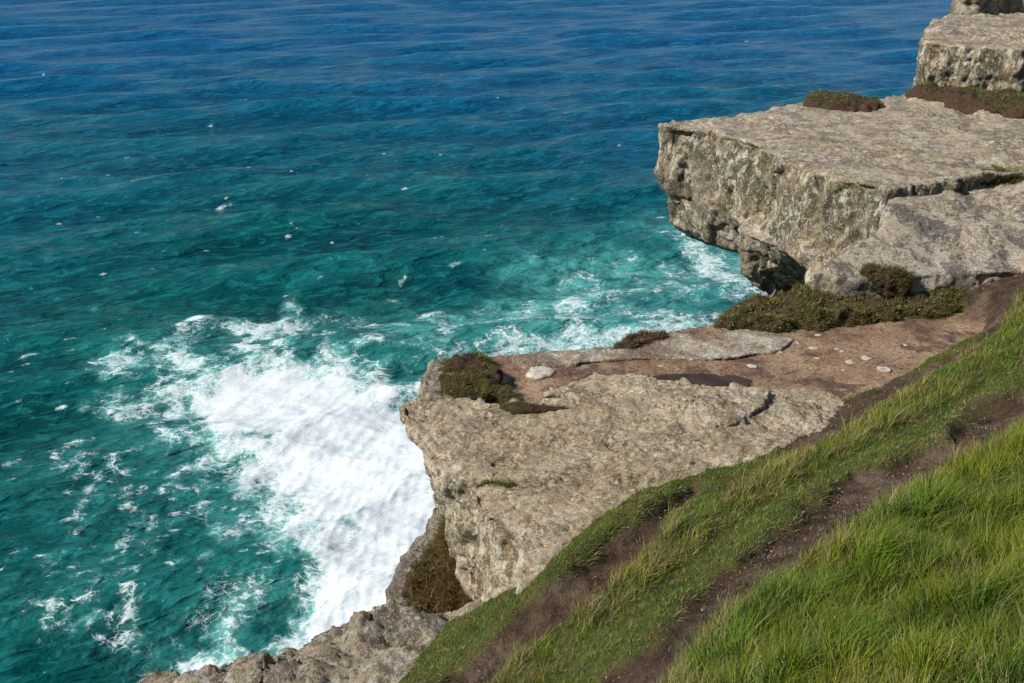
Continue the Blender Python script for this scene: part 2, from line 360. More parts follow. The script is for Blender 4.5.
# soil and turf base
s = NT('soil_and_turf')
soil = s.mix(s.rmp(s.noise(6, 5, 0.7), 0.35, 0.65), (0.045, 0.027, 0.017), (0.120, 0.075, 0.048))
soil = s.mix(s.rmp(s.noise(1.3, 4, 0.6), 0.5, 0.65, 0, 0.8), soil, (0.19, 0.135, 0.10))
soil = s.mix(s.rmp(s.noise(45, 3, 0.8), 0.60, 0.68, 0, 0.7), soil, (0.24, 0.19, 0.14))
soil = s.mix(s.rmp(s.noise(24, 4, 0.7), 0.53, 0.60, 0, 0.6), soil, (0.022, 0.014, 0.010))
turf = s.mix(s.rmp(s.noise(5, 5, 0.7), 0.35, 0.65), (0.060, 0.090, 0.016), (0.13, 0.13, 0.035))
turf = s.mix(s.rmp(s.noise(22, 3, 0.7), 0.5, 0.7), turf, (0.05, 0.035, 0.018))
s.l(s.mix(s.at('worn'), turf, soil), s.b.inputs['Base Color']); s.b.inputs['Roughness'].default_value = 0.93
s.b.inputs['Specular IOR Level'].default_value = 0.2
s.l(s.bump(s.noise(48, 4, 0.75), 0.8, 0.014, s.bump(s.noise(12, 6, 0.65), 0.9, 0.05)), s.b.inputs['Normal'])
M['soil'] = s.m
me = mesh_np('hillside', np.column_stack([pts, z]), quads, [M['soil']]); attr(me, 'worn', path)
tag(link('hillside', me), kind='structure')
print('land', len(quads), round(time.time() - t, 1))

# ------------------------------------------------------------------ grass
def build_blades(name, base, nrm, length, width, lean, tint, mat, segs=3, parent=None, curl=0.5, rnd=0.35, tip=0.4):
    """base (n,3); lean (n,3) horizontal push; one tapered bent strip per blade"""
    n = len(base); ang = rng.random(n) * 2 * math.pi
    side = np.column_stack([np.cos(ang), np.sin(ang), np.zeros(n)])
    up = nrm * 0.55 + np.array([0, 0, 0.6]) + rng.normal(size=(n, 3)) * rnd * np.array([1, 1, 0.3])
    up /= np.linalg.norm(up, axis=1)[:, None]
    vs = []
    for k in range(segs + 1):
        f = k / segs
        c = base + up * (length * f)[:, None] + lean * (length * f * f * curl)[:, None]
        c[:, 2] -= length * curl * 0.35 * f * f * np.linalg.norm(lean, axis=1)
        w = width * (1 - f ** 1.6) * 0.5
        if k < segs: vs += [c - side * w[:, None], c + side * w[:, None]]
        else: vs += [c]
    m = 2 * segs + 1
    V = np.stack(vs, axis=1).reshape(-1, 3)
    b = (np.arange(n) * m)[:, None]; F = []
    for k in range(segs - 1):
        F.append(b + np.array([[2 * k, 2 * k + 1, 2 * k + 3]])); F.append(b + np.array([[2 * k, 2 * k + 3, 2 * k + 2]]))
    F.append(b + np.array([[2 * segs - 2, 2 * segs - 1, 2 * segs]]))
    F = np.vstack(F)
    me = mesh_np(name, V, F, [mat])
    tt = np.repeat(tint, m, axis=0); kk = np.tile(np.append(np.repeat(np.arange(segs) / segs, 2), 1.0) ** 2, n)[:, None] * tip
    attr(me, 'tint', np.column_stack([tt * (1 - kk) + kk * (0.55 * tt + 0.45 * np.array([0.42, 0.34, 0.14])), np.ones(len(tt))]), 'FLOAT_COLOR')
    return link(name, me, parent)
def normals_of(pts):
    e = 0.06; z0 = land(pts, False)[0]; zx = land(pts + [e, 0], False)[0]; zy = land(pts + [0, e], False)[0]
    n = np.column_stack([-(zx - z0) / e, -(zy - z0) / e, np.ones(len(pts))]); n /= np.linalg.norm(n, axis=1)[:, None]; return n
t = time.time()
N = 1250000
gp = np.column_stack([rng.uniform(-2.4, 8.6, N), rng.uniform(2.6, 15.6, N)])
def in_view(gp, zz):
    rel = np.column_stack([gp, zz - CAMZ]); dep = rel[:, 1] * math.cos(PITCH) - rel[:, 2] * math.sin(PITCH)
    ux = 512 + FOC * rel[:, 0] / dep; uy = 341.5 - FOC * (rel[:, 1] * math.sin(PITCH) + rel[:, 2] * math.cos(PITCH)) / dep
    return dep, (ux > 340) & (ux < 1200) & (uy > 220) & (uy < 830) & (dep > 1)
def coarse(gp):                # quick height from a grid of the smooth land
    return _cz[np.clip(((gp[:, 1] - 2) * 10).astype(int), 0, 139), np.clip(((gp[:, 0] + 3) * 10).astype(int), 0, 119)]
cX, cY = np.meshgrid(np.arange(120) / 10 - 3, np.arange(140) / 10 + 2); _cz = tps(np.column_stack([cX.ravel(), cY.ravel()])).reshape(140, 120)
dep, keep = in_view(gp, coarse(gp)); keep &= rng.random(N) < np.clip((6.8 / np.maximum(dep, 1)) ** 0.8, 0.35, 1)
gp = gp[keep]; N = len(gp); zz, pth, de = land(gp); dep, keep = in_view(gp, zz); keep &= de > -0.05
p3 = np.column_stack([gp, np.zeros(N)])
lg = sstep(-0.1, 0.25, sdf(gp, LONGG)); st = sstep(-0.12, 0.12, sdf(gp, STRIP))
pat = fbm(p3 * 1.3, 3); pat2 = fbm(p3 * 5.5 + 30, 3)
dens = (1 - sstep(0.25, 0.85, pth)) * np.clip(0.75 + 0.5 * pat2 + 0.35 * lg, 0, 1)
dens = np.where(pth > 0.5, 0.02 + 0.10 * (pat2 > 0.15), dens)
dens *= sstep(-0.05, 0.05, de)
keep &= rng.random(N) < dens * 0.66
gp, zz, lg, st, pat, pat2, dep, pth, de = [a[keep] for a in (gp, zz, lg, st, pat, pat2, dep, pth, de)]
n = len(gp); print('blades', n)
dlg = sdf(gp, LONGG); ridge = np.exp(-((dlg - 0.10) / 0.24) ** 2); dst = sdf(gp, STRIP); ridge2 = np.exp(-((dst - 0.10) / 0.16) ** 2) * (pat > -0.1)
# blades stand in tufts that splay from a middle
q = np.column_stack([gp * 6.0, np.full(n, 2.5)]); i0 = np.floor(q[:, :2]).astype(int); bd = np.full(n, 9.0); cen = np.zeros((n, 2)); tid = np.zeros(n, int)
for a_ in (-1, 0, 1):
    for b_ in (-1, 0, 1):
        h_ = _perm[_perm[(i0[:, 0] + a_) & 255] + ((i0[:, 1] + b_) & 255)]; c_ = np.column_stack([i0[:, 0] + a_ + _cell[h_, 0], i0[:, 1] + b_ + _cell[h_, 1]])
        d_ = ((c_ - q[:, :2]) ** 2).sum(1); m_ = d_ < bd; bd = np.where(m_, d_, bd); cen[m_] = c_[m_]; tid = np.where(m_, h_, tid)
tv = _cell[tid, 2]; splay = (q[:, :2] - cen) * 1.1
clump = np.clip(0.35 + 1.1 * pat2 + 0.9 * tv * np.exp(-bd * 1.5), 0.15, 1.7)
L = (0.045 + 0.080 * st * clump + 0.11 * ridge2 * st * clump + lg * (0.04 + 0.135 * clump)) * rng.uniform(0.55, 1.3, n)
L = np.where(pth > 0.3, 0.05, L)
leaf = (rng.random(n) < 0.35) & (lg < 0.3) & (pat2 > -0.1) & (pth < 0.2)
W = (0.0040 + 0.0012 * lg) * rng.uniform(0.7, 1.4, n) * np.clip(dep / 7, 1, 1.8)
green = np.array([0.095, 0.205, 0.006]); olive = np.array([0.25, 0.26, 0.014]); straw = np.array([0.46, 0.37, 0.17]); deep = np.array([0.022, 0.062, 0.006]); brn = np.array([0.17, 0.10, 0.045])
a = np.clip(0.45 + 1.1 * pat + rng.normal(size=n) * 0.22 + 0.35 * ridge, 0, 1)[:, None]
col = green * (1 - a) + olive * a
a = np.clip(0.32 - 1.3 * pat2 + rng.normal(size=n) * 0.2 + 0.5 * (tv - 0.5), 0, 0.85)[:, None]; col = col * (1 - a) + deep * a
dry = sstep(0.05, 0.45, fbm(np.column_stack([gp * 2.3, np.full(n, 31.0)]), 3))
edge = (1 - sstep(0.0, 0.16, -np.maximum(sdf(gp, PATH_R), sdf(gp, PATH_L))))
ps = 0.05 + 0.38 * ridge * (tv > 0.25) + 0.30 * ridge2 * (pat > 0.05) + (0.10 + 0.25 * dry) * (1 - lg) + 0.12 * dry * lg + 0.15 * (1 - sstep(0.0, 0.18, de)) + 0.35 * edge * (1 - lg) + 0.3 * (pth > 0.1)
isst = rng.random(n) < ps; col[isst] = straw * rng.uniform(0.45, 1.1, (isst.sum(), 1))
isb = rng.random(n) < (0.06 + 0.30 * dry + 0.30 * edge) * (1 - lg); col[isb] = brn * rng.uniform(0.5, 1.3, (isb.sum(), 1))
corner_shade = sstep(0.6, 2.2, dlg) * lg; mix_ = (0.55 * corner_shade * (0.6 + 0.8 * rng.random(n)))[:, None] * (~isst)[:, None]; col = col * (1 - mix_) + np.array([0.045, 0.125, 0.008]) * mix_  # shadow of the lower right corner put into the blades as deeper green
col *= rng.uniform(0.75, 1.25, (n, 1))
wa = fbm(np.column_stack([gp * 1.1, np.full(n, 5.0)]), 2)
lean = np.column_stack([0.65 + 0.6 * wa + rng.normal(size=n) * 0.35 + splay[:, 0] * 1.2, 0.15 + 0.9 * wa + rng.normal(size=n) * 0.35 + splay[:, 1] * 1.2, np.zeros(n)])
lean[pth > 0.3] *= 3
W[leaf] *= 2.6; L[leaf] = rng.uniform(0.015, 0.035, leaf.sum()); col[leaf] = np.array([0.085, 0.17, 0.025]) * rng.uniform(0.5, 1.3, (leaf.sum(), 1))
nr = normals_of(gp)
g = build_blades('grass', np.column_stack([gp, zz - 0.006]), nr, L, W, lean, col, M['blade'])
tag(g, 'windblown green grass with straw tips covering the slope between the worn paths', 'grass', kind='stuff')
print('grass', round(time.time() - t, 1))

# loose stones and crumbs of earth on the worn ground
gq = np.column_stack([rng.uniform(-1.5, 7, 200000), rng.uniform(3.5, 15, 200000)]); zq, pq, dq = land(gq)
kq = (pq > 0.6) & (dq > 0) & (rng.random(200000) < 0.35 + 0.9 * fbm(np.column_stack([gq * 1.7, np.full(200000, 3.0)]), 2)); gq, zq = gq[kq], zq[kq]; n = len(gq)
octv = np.array([(1, 0, 0), (0, 1, 0), (-1, 0, 0), (0, -1, 0), (0, 0, .6), (0, 0, -.6)]); octf = np.array([(0, 1, 4), (1, 2, 4), (2, 3, 4), (3, 0, 4), (1, 0, 5), (2, 1, 5), (3, 2, 5), (0, 3, 5)])
sz = 0.003 + 0.015 * rng.random(n) ** 5; an = rng.random(n) * 6.28; v_ = octv[None] * rng.uniform(0.6, 1.3, (n, 6, 1))
vr = np.stack([v_[..., 0] * np.cos(an)[:, None] - v_[..., 1] * np.sin(an)[:, None], v_[..., 0] * np.sin(an)[:, None] + v_[..., 1] * np.cos(an)[:, None], v_[..., 2]], -1) * sz[:, None, None]
vr += np.column_stack([gq, zq + sz * 0.3])[:, None, :]
me = mesh_np('gravel', vr.reshape(-1, 3), (octf[None] + 6 * np.arange(n)[:, None, None]).reshape(-1, 3), [blade_material('loose_stones', 0.0)], smooth=False)
gc = np.where(rng.random((n, 1)) < 0.22, np.array([[0.22, 0.17, 0.125]]), np.array([[0.10, 0.064, 0.042]])) * rng.uniform(0.5, 1.3, (n, 1))
attr(me, 'tint', np.column_stack([np.repeat(gc, 6, axis=0), np.ones(n * 6)]), 'FLOAT_COLOR')
tag(link('gravel', me), 'small loose stones and crumbs of earth on the worn brown paths', 'gravel', kind='stuff'); print('gravel', n)

# ------------------------------------------------------------------ rocks
def loft(bm, rings):
    vr = [[bm.verts.new(v) for v in r] for r in rings]; n = len(vr[0])
    for a, b in zip(vr[:-1], vr[1:]):
        for i in range(n):
            bm.faces.new((a[i], a[(i + 1) % n], b[(i + 1) % n], b[i]))
    bm.faces.new(vr[0][::-1]); bm.faces.new(vr[-1])
def shift(ring, amt):           # move each corner of a ring inwards (plan) by amt[i]
    r = np.array(ring, float); n = len(r); out = r.copy()
    area = 0.5 * sum(r[i][0] * r[(i + 1) % n][1] - r[(i + 1) % n][0] * r[i][1] for i in range(n)); sg = 1 if area > 0 else -1
    for i in range(n):
        a = r[i - 1][:2]; b = r[(i + 1) % n][:2]; tdir = (b - a) / (np.linalg.norm(b - a) + 1e-9)
        out[i, :2] = r[i, :2] + np.array([-tdir[1], tdir[0]]) * sg * amt[i]
    return out
def dense_ring(pts, amts, step=0.35):
    P0 = np.array(pts, float); n = len(P0); rp = []; ra = []
    for i in range(n):
        a, b = P0[i], P0[(i + 1) % n]; k = max(1, int(np.linalg.norm((b - a)[:2]) / step))
        for j in range(k):
            f = j / k; rp.append(a * (1 - f) + b * f); ra.append([x * (1 - f) + y * f for x, y in zip(amts[i], amts[(i + 1) % n])])
    return np.array(rp), np.array(ra)
def remesh(bm, voxel):
    bmesh.ops.recalc_face_normals(bm, faces=bm.faces[:]); bmesh.ops.triangulate(bm, faces=bm.faces[:])
    me = bpy.data.meshes.new('tmp'); bm.to_mesh(me); bm.free()
    o = bpy.data.objects.new('tmp', me); sc.collection.objects.link(o)
    m = o.modifiers.new('r', 'REMESH'); m.mode = 'VOXEL'; m.voxel_size = voxel; m.use_smooth_shade = True
    dg = bpy.context.evaluated_depsgraph_get(); ev = o.evaluated_get(dg)
    out = bpy.data.meshes.new_from_object(ev); bpy.data.objects.remove(o); bpy.data.meshes.remove(me)
    return out
def rough(me, big=0.10, mid=0.03, fine=0.010, strata=0.05, crack=0.035, crack_s=0.8, seed=0.0, top=0.5, band=3.2, blocky=0.0, flute=0.04):
    v, n = get_vn(me); off = np.array([seed, seed * 2.1, seed * 3.3]); up = np.clip(n[:, 2], 0, 1); steep = 1 - sstep(0.4, 0.85, np.abs(n[:, 2]))
    w = fbm(v * 1.1 + off, 3)
    d = big * (top + (1 - top) * steep) * fbm(v * 0.7 + off, 3) + mid * (0.35 + 0.65 * steep) * fbm(v * 3.1 + off, 4) + fine * fbm(v * 11 + off, 3)
    # bedding: ledges that step in and out with height on the steep faces
    q = np.column_stack([v[:, 0] * 0.35, v[:, 1] * 0.35, v[:, 2] * band + 0.5 * w]) + off
    d += strata * steep * np.tanh(3.0 * fbm(q, 3))
    # upright flutes and recesses on the faces, wandering joints on the tops
    q = np.column_stack([v[:, 0] * 1.5, v[:, 1] * 1.5, v[:, 2] * 0.45]) + 0.3 * w[:, None] + off
    d += flute * steep * (np.tanh(3.5 * fbm(q + 20, 4)) - 0.8 * sstep(0.28, 0.45, fbm(q * 0.9 + 60, 3)))
    e = np.abs(fbm(v * np.array([crack_s, crack_s * 1.7, crack_s]) + off + 70, 4))
    d -= crack * (1 - sstep(0.0, 0.035, e)) * sstep(-0.1, 0.15, fbm(v * 0.7 + off + 40, 3))
    q = v * np.array([1, 1, 0.6]) * 1.3 + 0.3 * w[:, None] + off; f1, f2, ids = worley(q)
    d += blocky * (_cell[ids][:, 0] - 0.5) * steep
    # weathered tops: thin flaked sheets
    fl = fbm(v * np.array([0.9, 1.3, 0.4]) + off + 3, 5) * 4.5; fq = fl - np.floor(fl); d += up * 0.75 * mid * (np.floor(fl) + sstep(0.0, 0.18, fq)) * sstep(-0.25, 0.25, fbm(v * 0.5 + off + 9, 2))
    set_v(me, v + n * d[:, None]); me.update()
def finish(name, me, mat, label, cat, base=None, **kw):
    me.materials.clear(); me.materials.append(mat)
    v, _ = get_vn(me); c = np.array([v[:, 0].mean(), v[:, 1].mean(), v[:, 2].min()]) if base is None else base
    set_v(me, v - c); me.name = name
    me.polygons.foreach_set('use_smooth', np.ones(len(me.polygons), dtype=bool))
    o = link(name, me, None, c); tag(o, label, cat, **kw); return o
def rock(name, label, cat, mat, stations, levels, voxel, bottom_extra=None, push=None, **rk):
    """stations: (point, profile key/list of insets); levels: drops below the station's own height"""
    P0 = [s_[0] for s_ in stations]; A = [s_[1] for s_ in stations]
    rp, ra = dense_ring(P0, A)
    rings = []
    for j, dz in enumerate(levels):
        r = shift(rp, ra[:, j]) if push is None else rp + ra[:, j][:, None] * np.array([push[0], push[1], 0])
        r[:, 2] = rp[:, 2] - dz; rings.append(r)
    bm = bmesh.new(); loft(bm, rings)
    if bottom_extra: bottom_extra(bm)
    me = remesh(bm, voxel); rough(me, **rk)
    print(name, len(me.polygons)); return finish(name, me, mat, label, cat)

t = time.time()
# big overhanging block: levels below its top
LV = [0, .03, .45, .95, 1.45, 1.7, 2.0, 2.3, 2.5, 2.7, 2.85]
tipp = [.03, 0, 0, 0.02, 0.05, .30, .32, .38, .6, .9, 1.3]
mid1 = [.03, 0, 0, -.02, -.03, 0.0, .03, .08, .2, .5, 1.0]
cave = [.03, 0, 0, -.03, -.06, -.02, .9, 1.4, 1.7, 2.0, 2.4]
cav2 = [.03, 0, -.02, -.08, -.2, -.3, .5, 1.2, 1.5, 1.8, 2.2]
corn = [.03, 0, -.03, -.12, -.30, -.45, -.6, -.6, -.6, -.6, -.6]
back = [0.0] * 11
TB = 5.0
B = [((660, 124), tipp), ((670, 128), tipp), ((700, 131), mid1), ((738, 139), mid1), ((765, 147), cave), ((785, 161), cave), ((815, 172), cav2), ((850, 180), corn), ((886, 187), corn),
     ((905, 184), back), ((950, 180), back), ((1024, 174), back), ((1150, 168), back), ((1150, 80), back), ((1080, 84), back), ((980, 88), back), ((900, 95), back), ((868, 99), back), ((830, 99), back), ((800, 102), back), ((760, 111), back), ((700, 118), back)]
def block_core(bm):            # the bluff that carries the block, itself leaning out over the cove
    rs = []
    for h_, lx in ((6.7, 4.75), (7.0, 4.8), (7.3, 4.9), (7.6, 5.0), (7.9, 5.2), (9.0, 6.4), (11.0, 7.4)):
        f = 18.1 + (h_ - 6.4) * 1.0
        rs.append(np.array([(lx, 19.8, CAMZ - h_), (lx + .6, f + .3, CAMZ - h_), (lx + 2.2, f - 0.6, CAMZ - h_), (11, 15.5, CAMZ - h_), (12, 24, CAMZ - h_), (9, 24, CAMZ - h_), (lx + .5, 21.6, CAMZ - h_)]))
    loft(bm, rs[:6])
rock('rock_block', 'big overhanging pale rock block with a lichen covered face and dark cavity beneath', 'rock block', M['block'],
     [(P(x, y, TB), a) for (x, y), a in B], LV, 0.048, bottom_extra=block_core, push=(0.87, 0.45), big=0.08, mid=0.04, fine=0.016, strata=0.02, crack=0.05, crack_s=0.6, seed=1, top=0.35, blocky=0.14, flute=0.075)
# lower slab right of the crack
LS = [0, .05, .4, .9, 1.6]
f0 = [.03, 0, 0, .02, .1]; zz0 = [0] * 5
S = [((896, 191, 5.15), f0), ((888, 206, 5.25), f0), ((880, 228, 5.45), f0), ((852, 248, 5.6), f0), ((818, 268, 5.78), f0), ((812, 276, 5.86), f0), ((850, 279, 5.9), f0), ((900, 277, 5.9), f0), ((960, 274, 5.92), f0), ((1040, 272, 5.9), zz0),
     ((1180, 275, 5.8), zz0), ((1180, 170, 5.05), zz0), ((1030, 175, 5.10), zz0), ((950, 182, 5.12), zz0)]
rock('rock_slab', 'pale flat slab with purple grey blotches, below the crack beside the overhanging block', 'rock slab', M['flat'],
     [(P(*c), a) for c, a in S], LS, 0.045, big=0.07, mid=0.03, fine=0.010, strata=0.04, crack=0.04, seed=5, top=0.6)
# platform of red-brown rock
LP_ = [0, .05, .3, .6, 1.0, 1.4]
pf = [.05, 0, .05, .15, .3, .6]; pz = [0] * 6
S = [((428, 362), pf), ((436, 357), pf), ((470, 356), pf), ((520, 352), pf), ((560, 351), pf), ((606, 349), pf), ((650, 338), pf), ((690, 330), pf), ((722, 322), pf), ((760, 316), pf), ((800, 306), pf), ((900, 290), pz), ((1080, 290), pz),
     ((1080, 340), pz), ((930, 400), pz), ((830, 450), pz), ((700, 470), pz), ((560, 440), pz), ((470, 425), pz), ((430, 405), pf), ((422, 385), pf)]
rock('rock_platform', 'smooth red brown rock shelf with white lichen spots, behind the tan slab', 'rock shelf', M['red'],
     [(P(x, y, 6.36), a) for (x, y), a in S], LP_, 0.04, big=0.05, mid=0.014, fine=0.004, strata=0.05, crack=0.012, seed=8, top=0.5)
# pale crusty layer along the back of the platform
l3 = [0, .03, .15]; c3 = [.02, 0, 0]
S = [(510, 358), (540, 351), (585, 348), (606, 347), (650, 337), (700, 330), (718, 325), (760, 328), (792, 338), (780, 348), (740, 357), (690, 360), (640, 358), (600, 361), (560, 364), (530, 366)]
rock('rock_sheet', 'thin pale crusted sheet of rock along the seaward rim of the red brown shelf', 'rock sheet', M['pale'],
     [(P(x, y, 6.32), c3) for x, y in S], l3, 0.03, big=0.03, mid=0.02, fine=0.010, strata=0.01, crack=0.03, crack_s=1.6, seed=11)
# grey knob at the platform's left tip
lk = [0, .08, .35, .8, 1.6]; ck = [.08, 0, 0, .12, .35]
S = [(424, 366), (428, 358), (440, 354), (470, 353), (508, 357), (510, 380), (505, 398), (450, 405), (424, 402), (418, 385)]
rock('rock_outcrop', 'rough grey lump of rock under the brown scrub at the left tip of the shelf', 'rock', M['grey'],
     [(P(x, y, 6.27 if x < 480 else 6.37), ck) for x, y in S], lk, 0.035, big=0.08, mid=0.04, fine=0.012, strata=0.05, crack=0.03, seed=13)
# main tan slab, with two thin sheets of its bedding still lying on it
def slab_sheets(bm):
    for h_, o_ in ((6.178, [(478, 484), (492, 490), (520, 488), (548, 482), (570, 470), (600, 462), (640, 455), (680, 440), (720, 430), (700, 410), (620, 400), (560, 402), (500, 410), (440, 412), (424, 420), (440, 445), (460, 470)]),
                   (6.15, [(556, 396), (575, 382), (595, 374), (640, 377), (700, 386), (740, 387), (770, 392), (772, 402), (750, 412), (730, 425), (690, 420), (650, 408), (600, 405)])):
        ring = np.array([P(x, y, h_) for x, y in o_]); rp_, _ = dense_ring(ring, [[0]] * len(ring), 0.2)
        rp_[:, :2] += 0.05 * rng.normal(size=(len(rp_), 2)); lo = rp_.copy(); lo[:, 2] -= 0.25; loft(bm, [rp_, lo])
LM = [0, .02, .18, .4, .65, 1.0, 1.5, 1.9, 2.4]
tip = [.03, 0, .03, .18, .30, .42, .55, .75, 1.1]
e1 = [.03, 0, 0, 0, .02, .08, .16, .3, .6]
e2 = [.03, 0, 0, -.02, -.04, -.06, -.08, 0, .2]
z9 = [0.06, 0, 0, 0, 0, 0, 0, 0, 0]
S = [((401, 412), tip), ((404, 404), tip), ((420, 400), tip), ((460, 401), z9), ((510, 404), z9), ((545, 402), z9), ((562, 388), z9), ((592, 373), z9), ((640, 376), z9), ((700, 386), z9), ((760, 386), z9), ((825, 391), z9), ((836, 398), z9),
     ((850, 430), z9), ((800, 470), z9), ((720, 490), z9), ((650, 512), z9), ((605, 532), z9), ((575, 556), z9), ((550, 570), e2), ((530, 574), e2), ((520, 552), e2), ((500, 520), e2), ((468, 487), e1), ((440, 462), e1), ((416, 434), tip)]
rock('rock_slab', 'large tan slab jutting over the foaming water, its tip undercut', 'rock slab', M['slab'],
     [(P(x, y, 6.2 + (0.15 * min(1, max(0, (x - 760) / 70)) if y < 440 else 0)), a) for (x, y), a in S], LM, 0.024, bottom_extra=slab_sheets, push=(0.93, 0.2), big=0.06, mid=0.03, fine=0.014, strata=0.025, crack=0.04, crack_s=0.8, seed=17, top=0.6, blocky=0.12, flute=0.075)
# lower left ledge
LL = [0, .1, .4, 1.0, 1.8, 2.6]
a1 = [.1, 0, 0, .1, .4, .9]; a0 = [0] * 6
S = [((90, 712, 8.75), a1), ((150, 679, 8.65), a1), ((196, 668, 8.6), a1), ((236, 664, 8.55), a1), ((262, 652, 8.45), a1), ((300, 648, 8.4), a1), ((324, 632, 8.2), a1), ((360, 622, 8.1), a1), ((392, 610, 8.0), a1), ((430, 603, 7.9), a1), ((470, 596, 7.75), a1), ((500, 592, 7.65), a0),
     ((560, 600, 7.2), a0), ((520, 680, 6.9), a0), ((520, 760, 6.6), a0), ((300, 800, 7.4), a0), ((40, 800, 8.3), a1), ((20, 780, 8.6), a1)]
rock('rock_ledge', 'lumpy grey ledge below the slab, running down to the left above the surf', 'rock ledge', M['grey'],
     [(P(*c), a) for c, a in S], LL, 0.04, big=0.22, mid=0.12, fine=0.03, strata=0.06, crack=0.12, crack_s=1.1, seed=23, top=0.9, blocky=0.1)
# spur under the slab that carries the hanging scrub
LG = [0, .15, .8, 2.0, 5.0]
g1 = [.12, 0, 0, .2, .6]; g0 = [0] * 5
S = [((388, 597, 8.75), g1), ((384, 580, 8.7), g1), ((398, 560, 8.55), g1), ((424, 522, 8.2), g1), ((436, 492, 7.6), g1), ((470, 480, 7.2), g0), ((520, 530, 7.0), g0), ((520, 600, 7.6), g0), ((470, 610, 8.2), g0), ((420, 612, 8.6), g1)]
rock('rock_spur', 'grey rock spur under the tan slab with brown scrub hanging on it', 'rock spur', M['cliff'],
     [(P(*c), a) for c, a in S], LG, 0.04, big=0.15, mid=0.06, fine=0.02, strata=0.015, crack=0.05, seed=29, top=0.9)
# upper right blocks
lu = [0, .06, .35, .8, 1.25, 2.0]
u1 = [.03, 0, 0, 0, 0, 0]; u0 = [0] * 6
S = [((926, 42, 3.72), u1), ((927, 33, 3.72), u1), ((932, 22, 3.72), u1), ((955, 14, 3.72), u1), ((1024, 9, 3.72), u0), ((1130, 5, 3.72), u0), ((1130, 53, 3.72), u0), ((1060, 50, 3.72), u1), ((1024, 49, 3.72), u1), ((985, 47, 3.72), u1), ((950, 45, 3.72), u1)]
rock('rock_block', 'upper grey and white lichened block standing beyond the turf at the top right', 'rock block', M['block'],
     [(P(*c), a) for c, a in S], lu, 0.05, big=0.06, mid=0.05, fine=0.02, strata=0.02, crack=0.07, crack_s=0.8, seed=31, top=0.3, blocky=0.12, flute=0.08)
S = [((958, 14, 3.7), u1), ((958, 6, 3.7), u1), ((1024, 2, 3.7), u1), ((1300, -5, 3.7), u0), ((1300, 12, 3.7), u0), ((1024, 11, 3.7), u1)]
def _st(c):
    q = P(*c); q[2] += 1.3; return q
rock('rock_block', 'topmost dark grey block cut by the upper right corner of the view', 'rock block', M['grey'],
     [(_st(c), a) for c, a in S], lu, 0.08, big=0.15, mid=0.08, fine=0.02, strata=0.10, crack=0.08, crack_s=0.7, seed=37, top=0.3, blocky=0.1)
print('rocks', round(time.time() - t, 1))

# ------------------------------------------------------------------ sea cliff that carries it all
COAST = [(-14, -150), (-12, -60), (-8.5, -20), (-6.0, -2), (-5.0, 5), P(170, 690, 8.7)[:2], P(330, 660, 8.3)[:2], P(430, 640, 8)[:2] + [0.0, 0.0], P(470, 560, 8.2)[:2], P(470, 430, 6.4)[:2], P(480, 372, 6.4)[:2], P(600, 358, 6.4)[:2],
         P(700, 338, 6.4)[:2], P(770, 322, 6.4)[:2] + [0.5, 0.5], (7.0, 16.5), (7.2, 19), (7.2, 21.0), (7.8, 23.0), (9, 24.8), (13.0, 27.5), (15.5, 33.5), (20, 37), (40, 45), (90, 60), (300, 90)]
COAST = np.array([np.array(c, float)[:2] for c in COAST])
def resample(L, step):
    out = []
    for a, b in zip(L[:-1], L[1:]):
        k = max(1, int(np.linalg.norm(b - a) / step))
        out += [a + (b - a) * j / k for j in range(k)]
    return np.array(out + [L[-1]])
cl = resample(COAST, 0.5); nrmc = np.gradient(cl, axis=0); nrmc = np.column_stack([-nrmc[:, 1], nrmc[:, 0]]); nrmc /= np.linalg.norm(nrmc, axis=1)[:, None] + 1e-9
lev = np.concatenate([[0, 0.3], np.arange(1, 56, 0.8)])
V = []
ztop = np.minimum(tps(cl) - 1.0, 53.0)
ztop = np.where(cl[:, 1] > 14, np.minimum(ztop, 52.0), ztop)
for j, dz in enumerate(lev):
    zc = np.maximum(ztop - dz, -3.0)
    o = np.column_stack([cl[:, 0], cl[:, 1], zc])
    q = o * np.array([0.16, 0.16, 0.25])
    d = 0.55 * fbm(q, 4) + 0.25 * np.tanh(3 * fbm(o * np.array([0.1, 0.1, 1.3]), 2)) - 0.35 - 0.9 * np.minimum(dz / 8, 1)
    o[:, :2] += nrmc * d[:, None]
    V.append(o)
nc = len(cl); V = np.vstack(V); idx = np.arange(len(V)).reshape(len(lev), nc)
F = np.column_stack([idx[:-1, :-1].ravel(), idx[1:, :-1].ravel(), idx[1:, 1:].ravel(), idx[:-1, 1:].ravel()])
tag(link('cliff', mesh_np('cliff', V, F, [M['cliff']])), kind='structure')

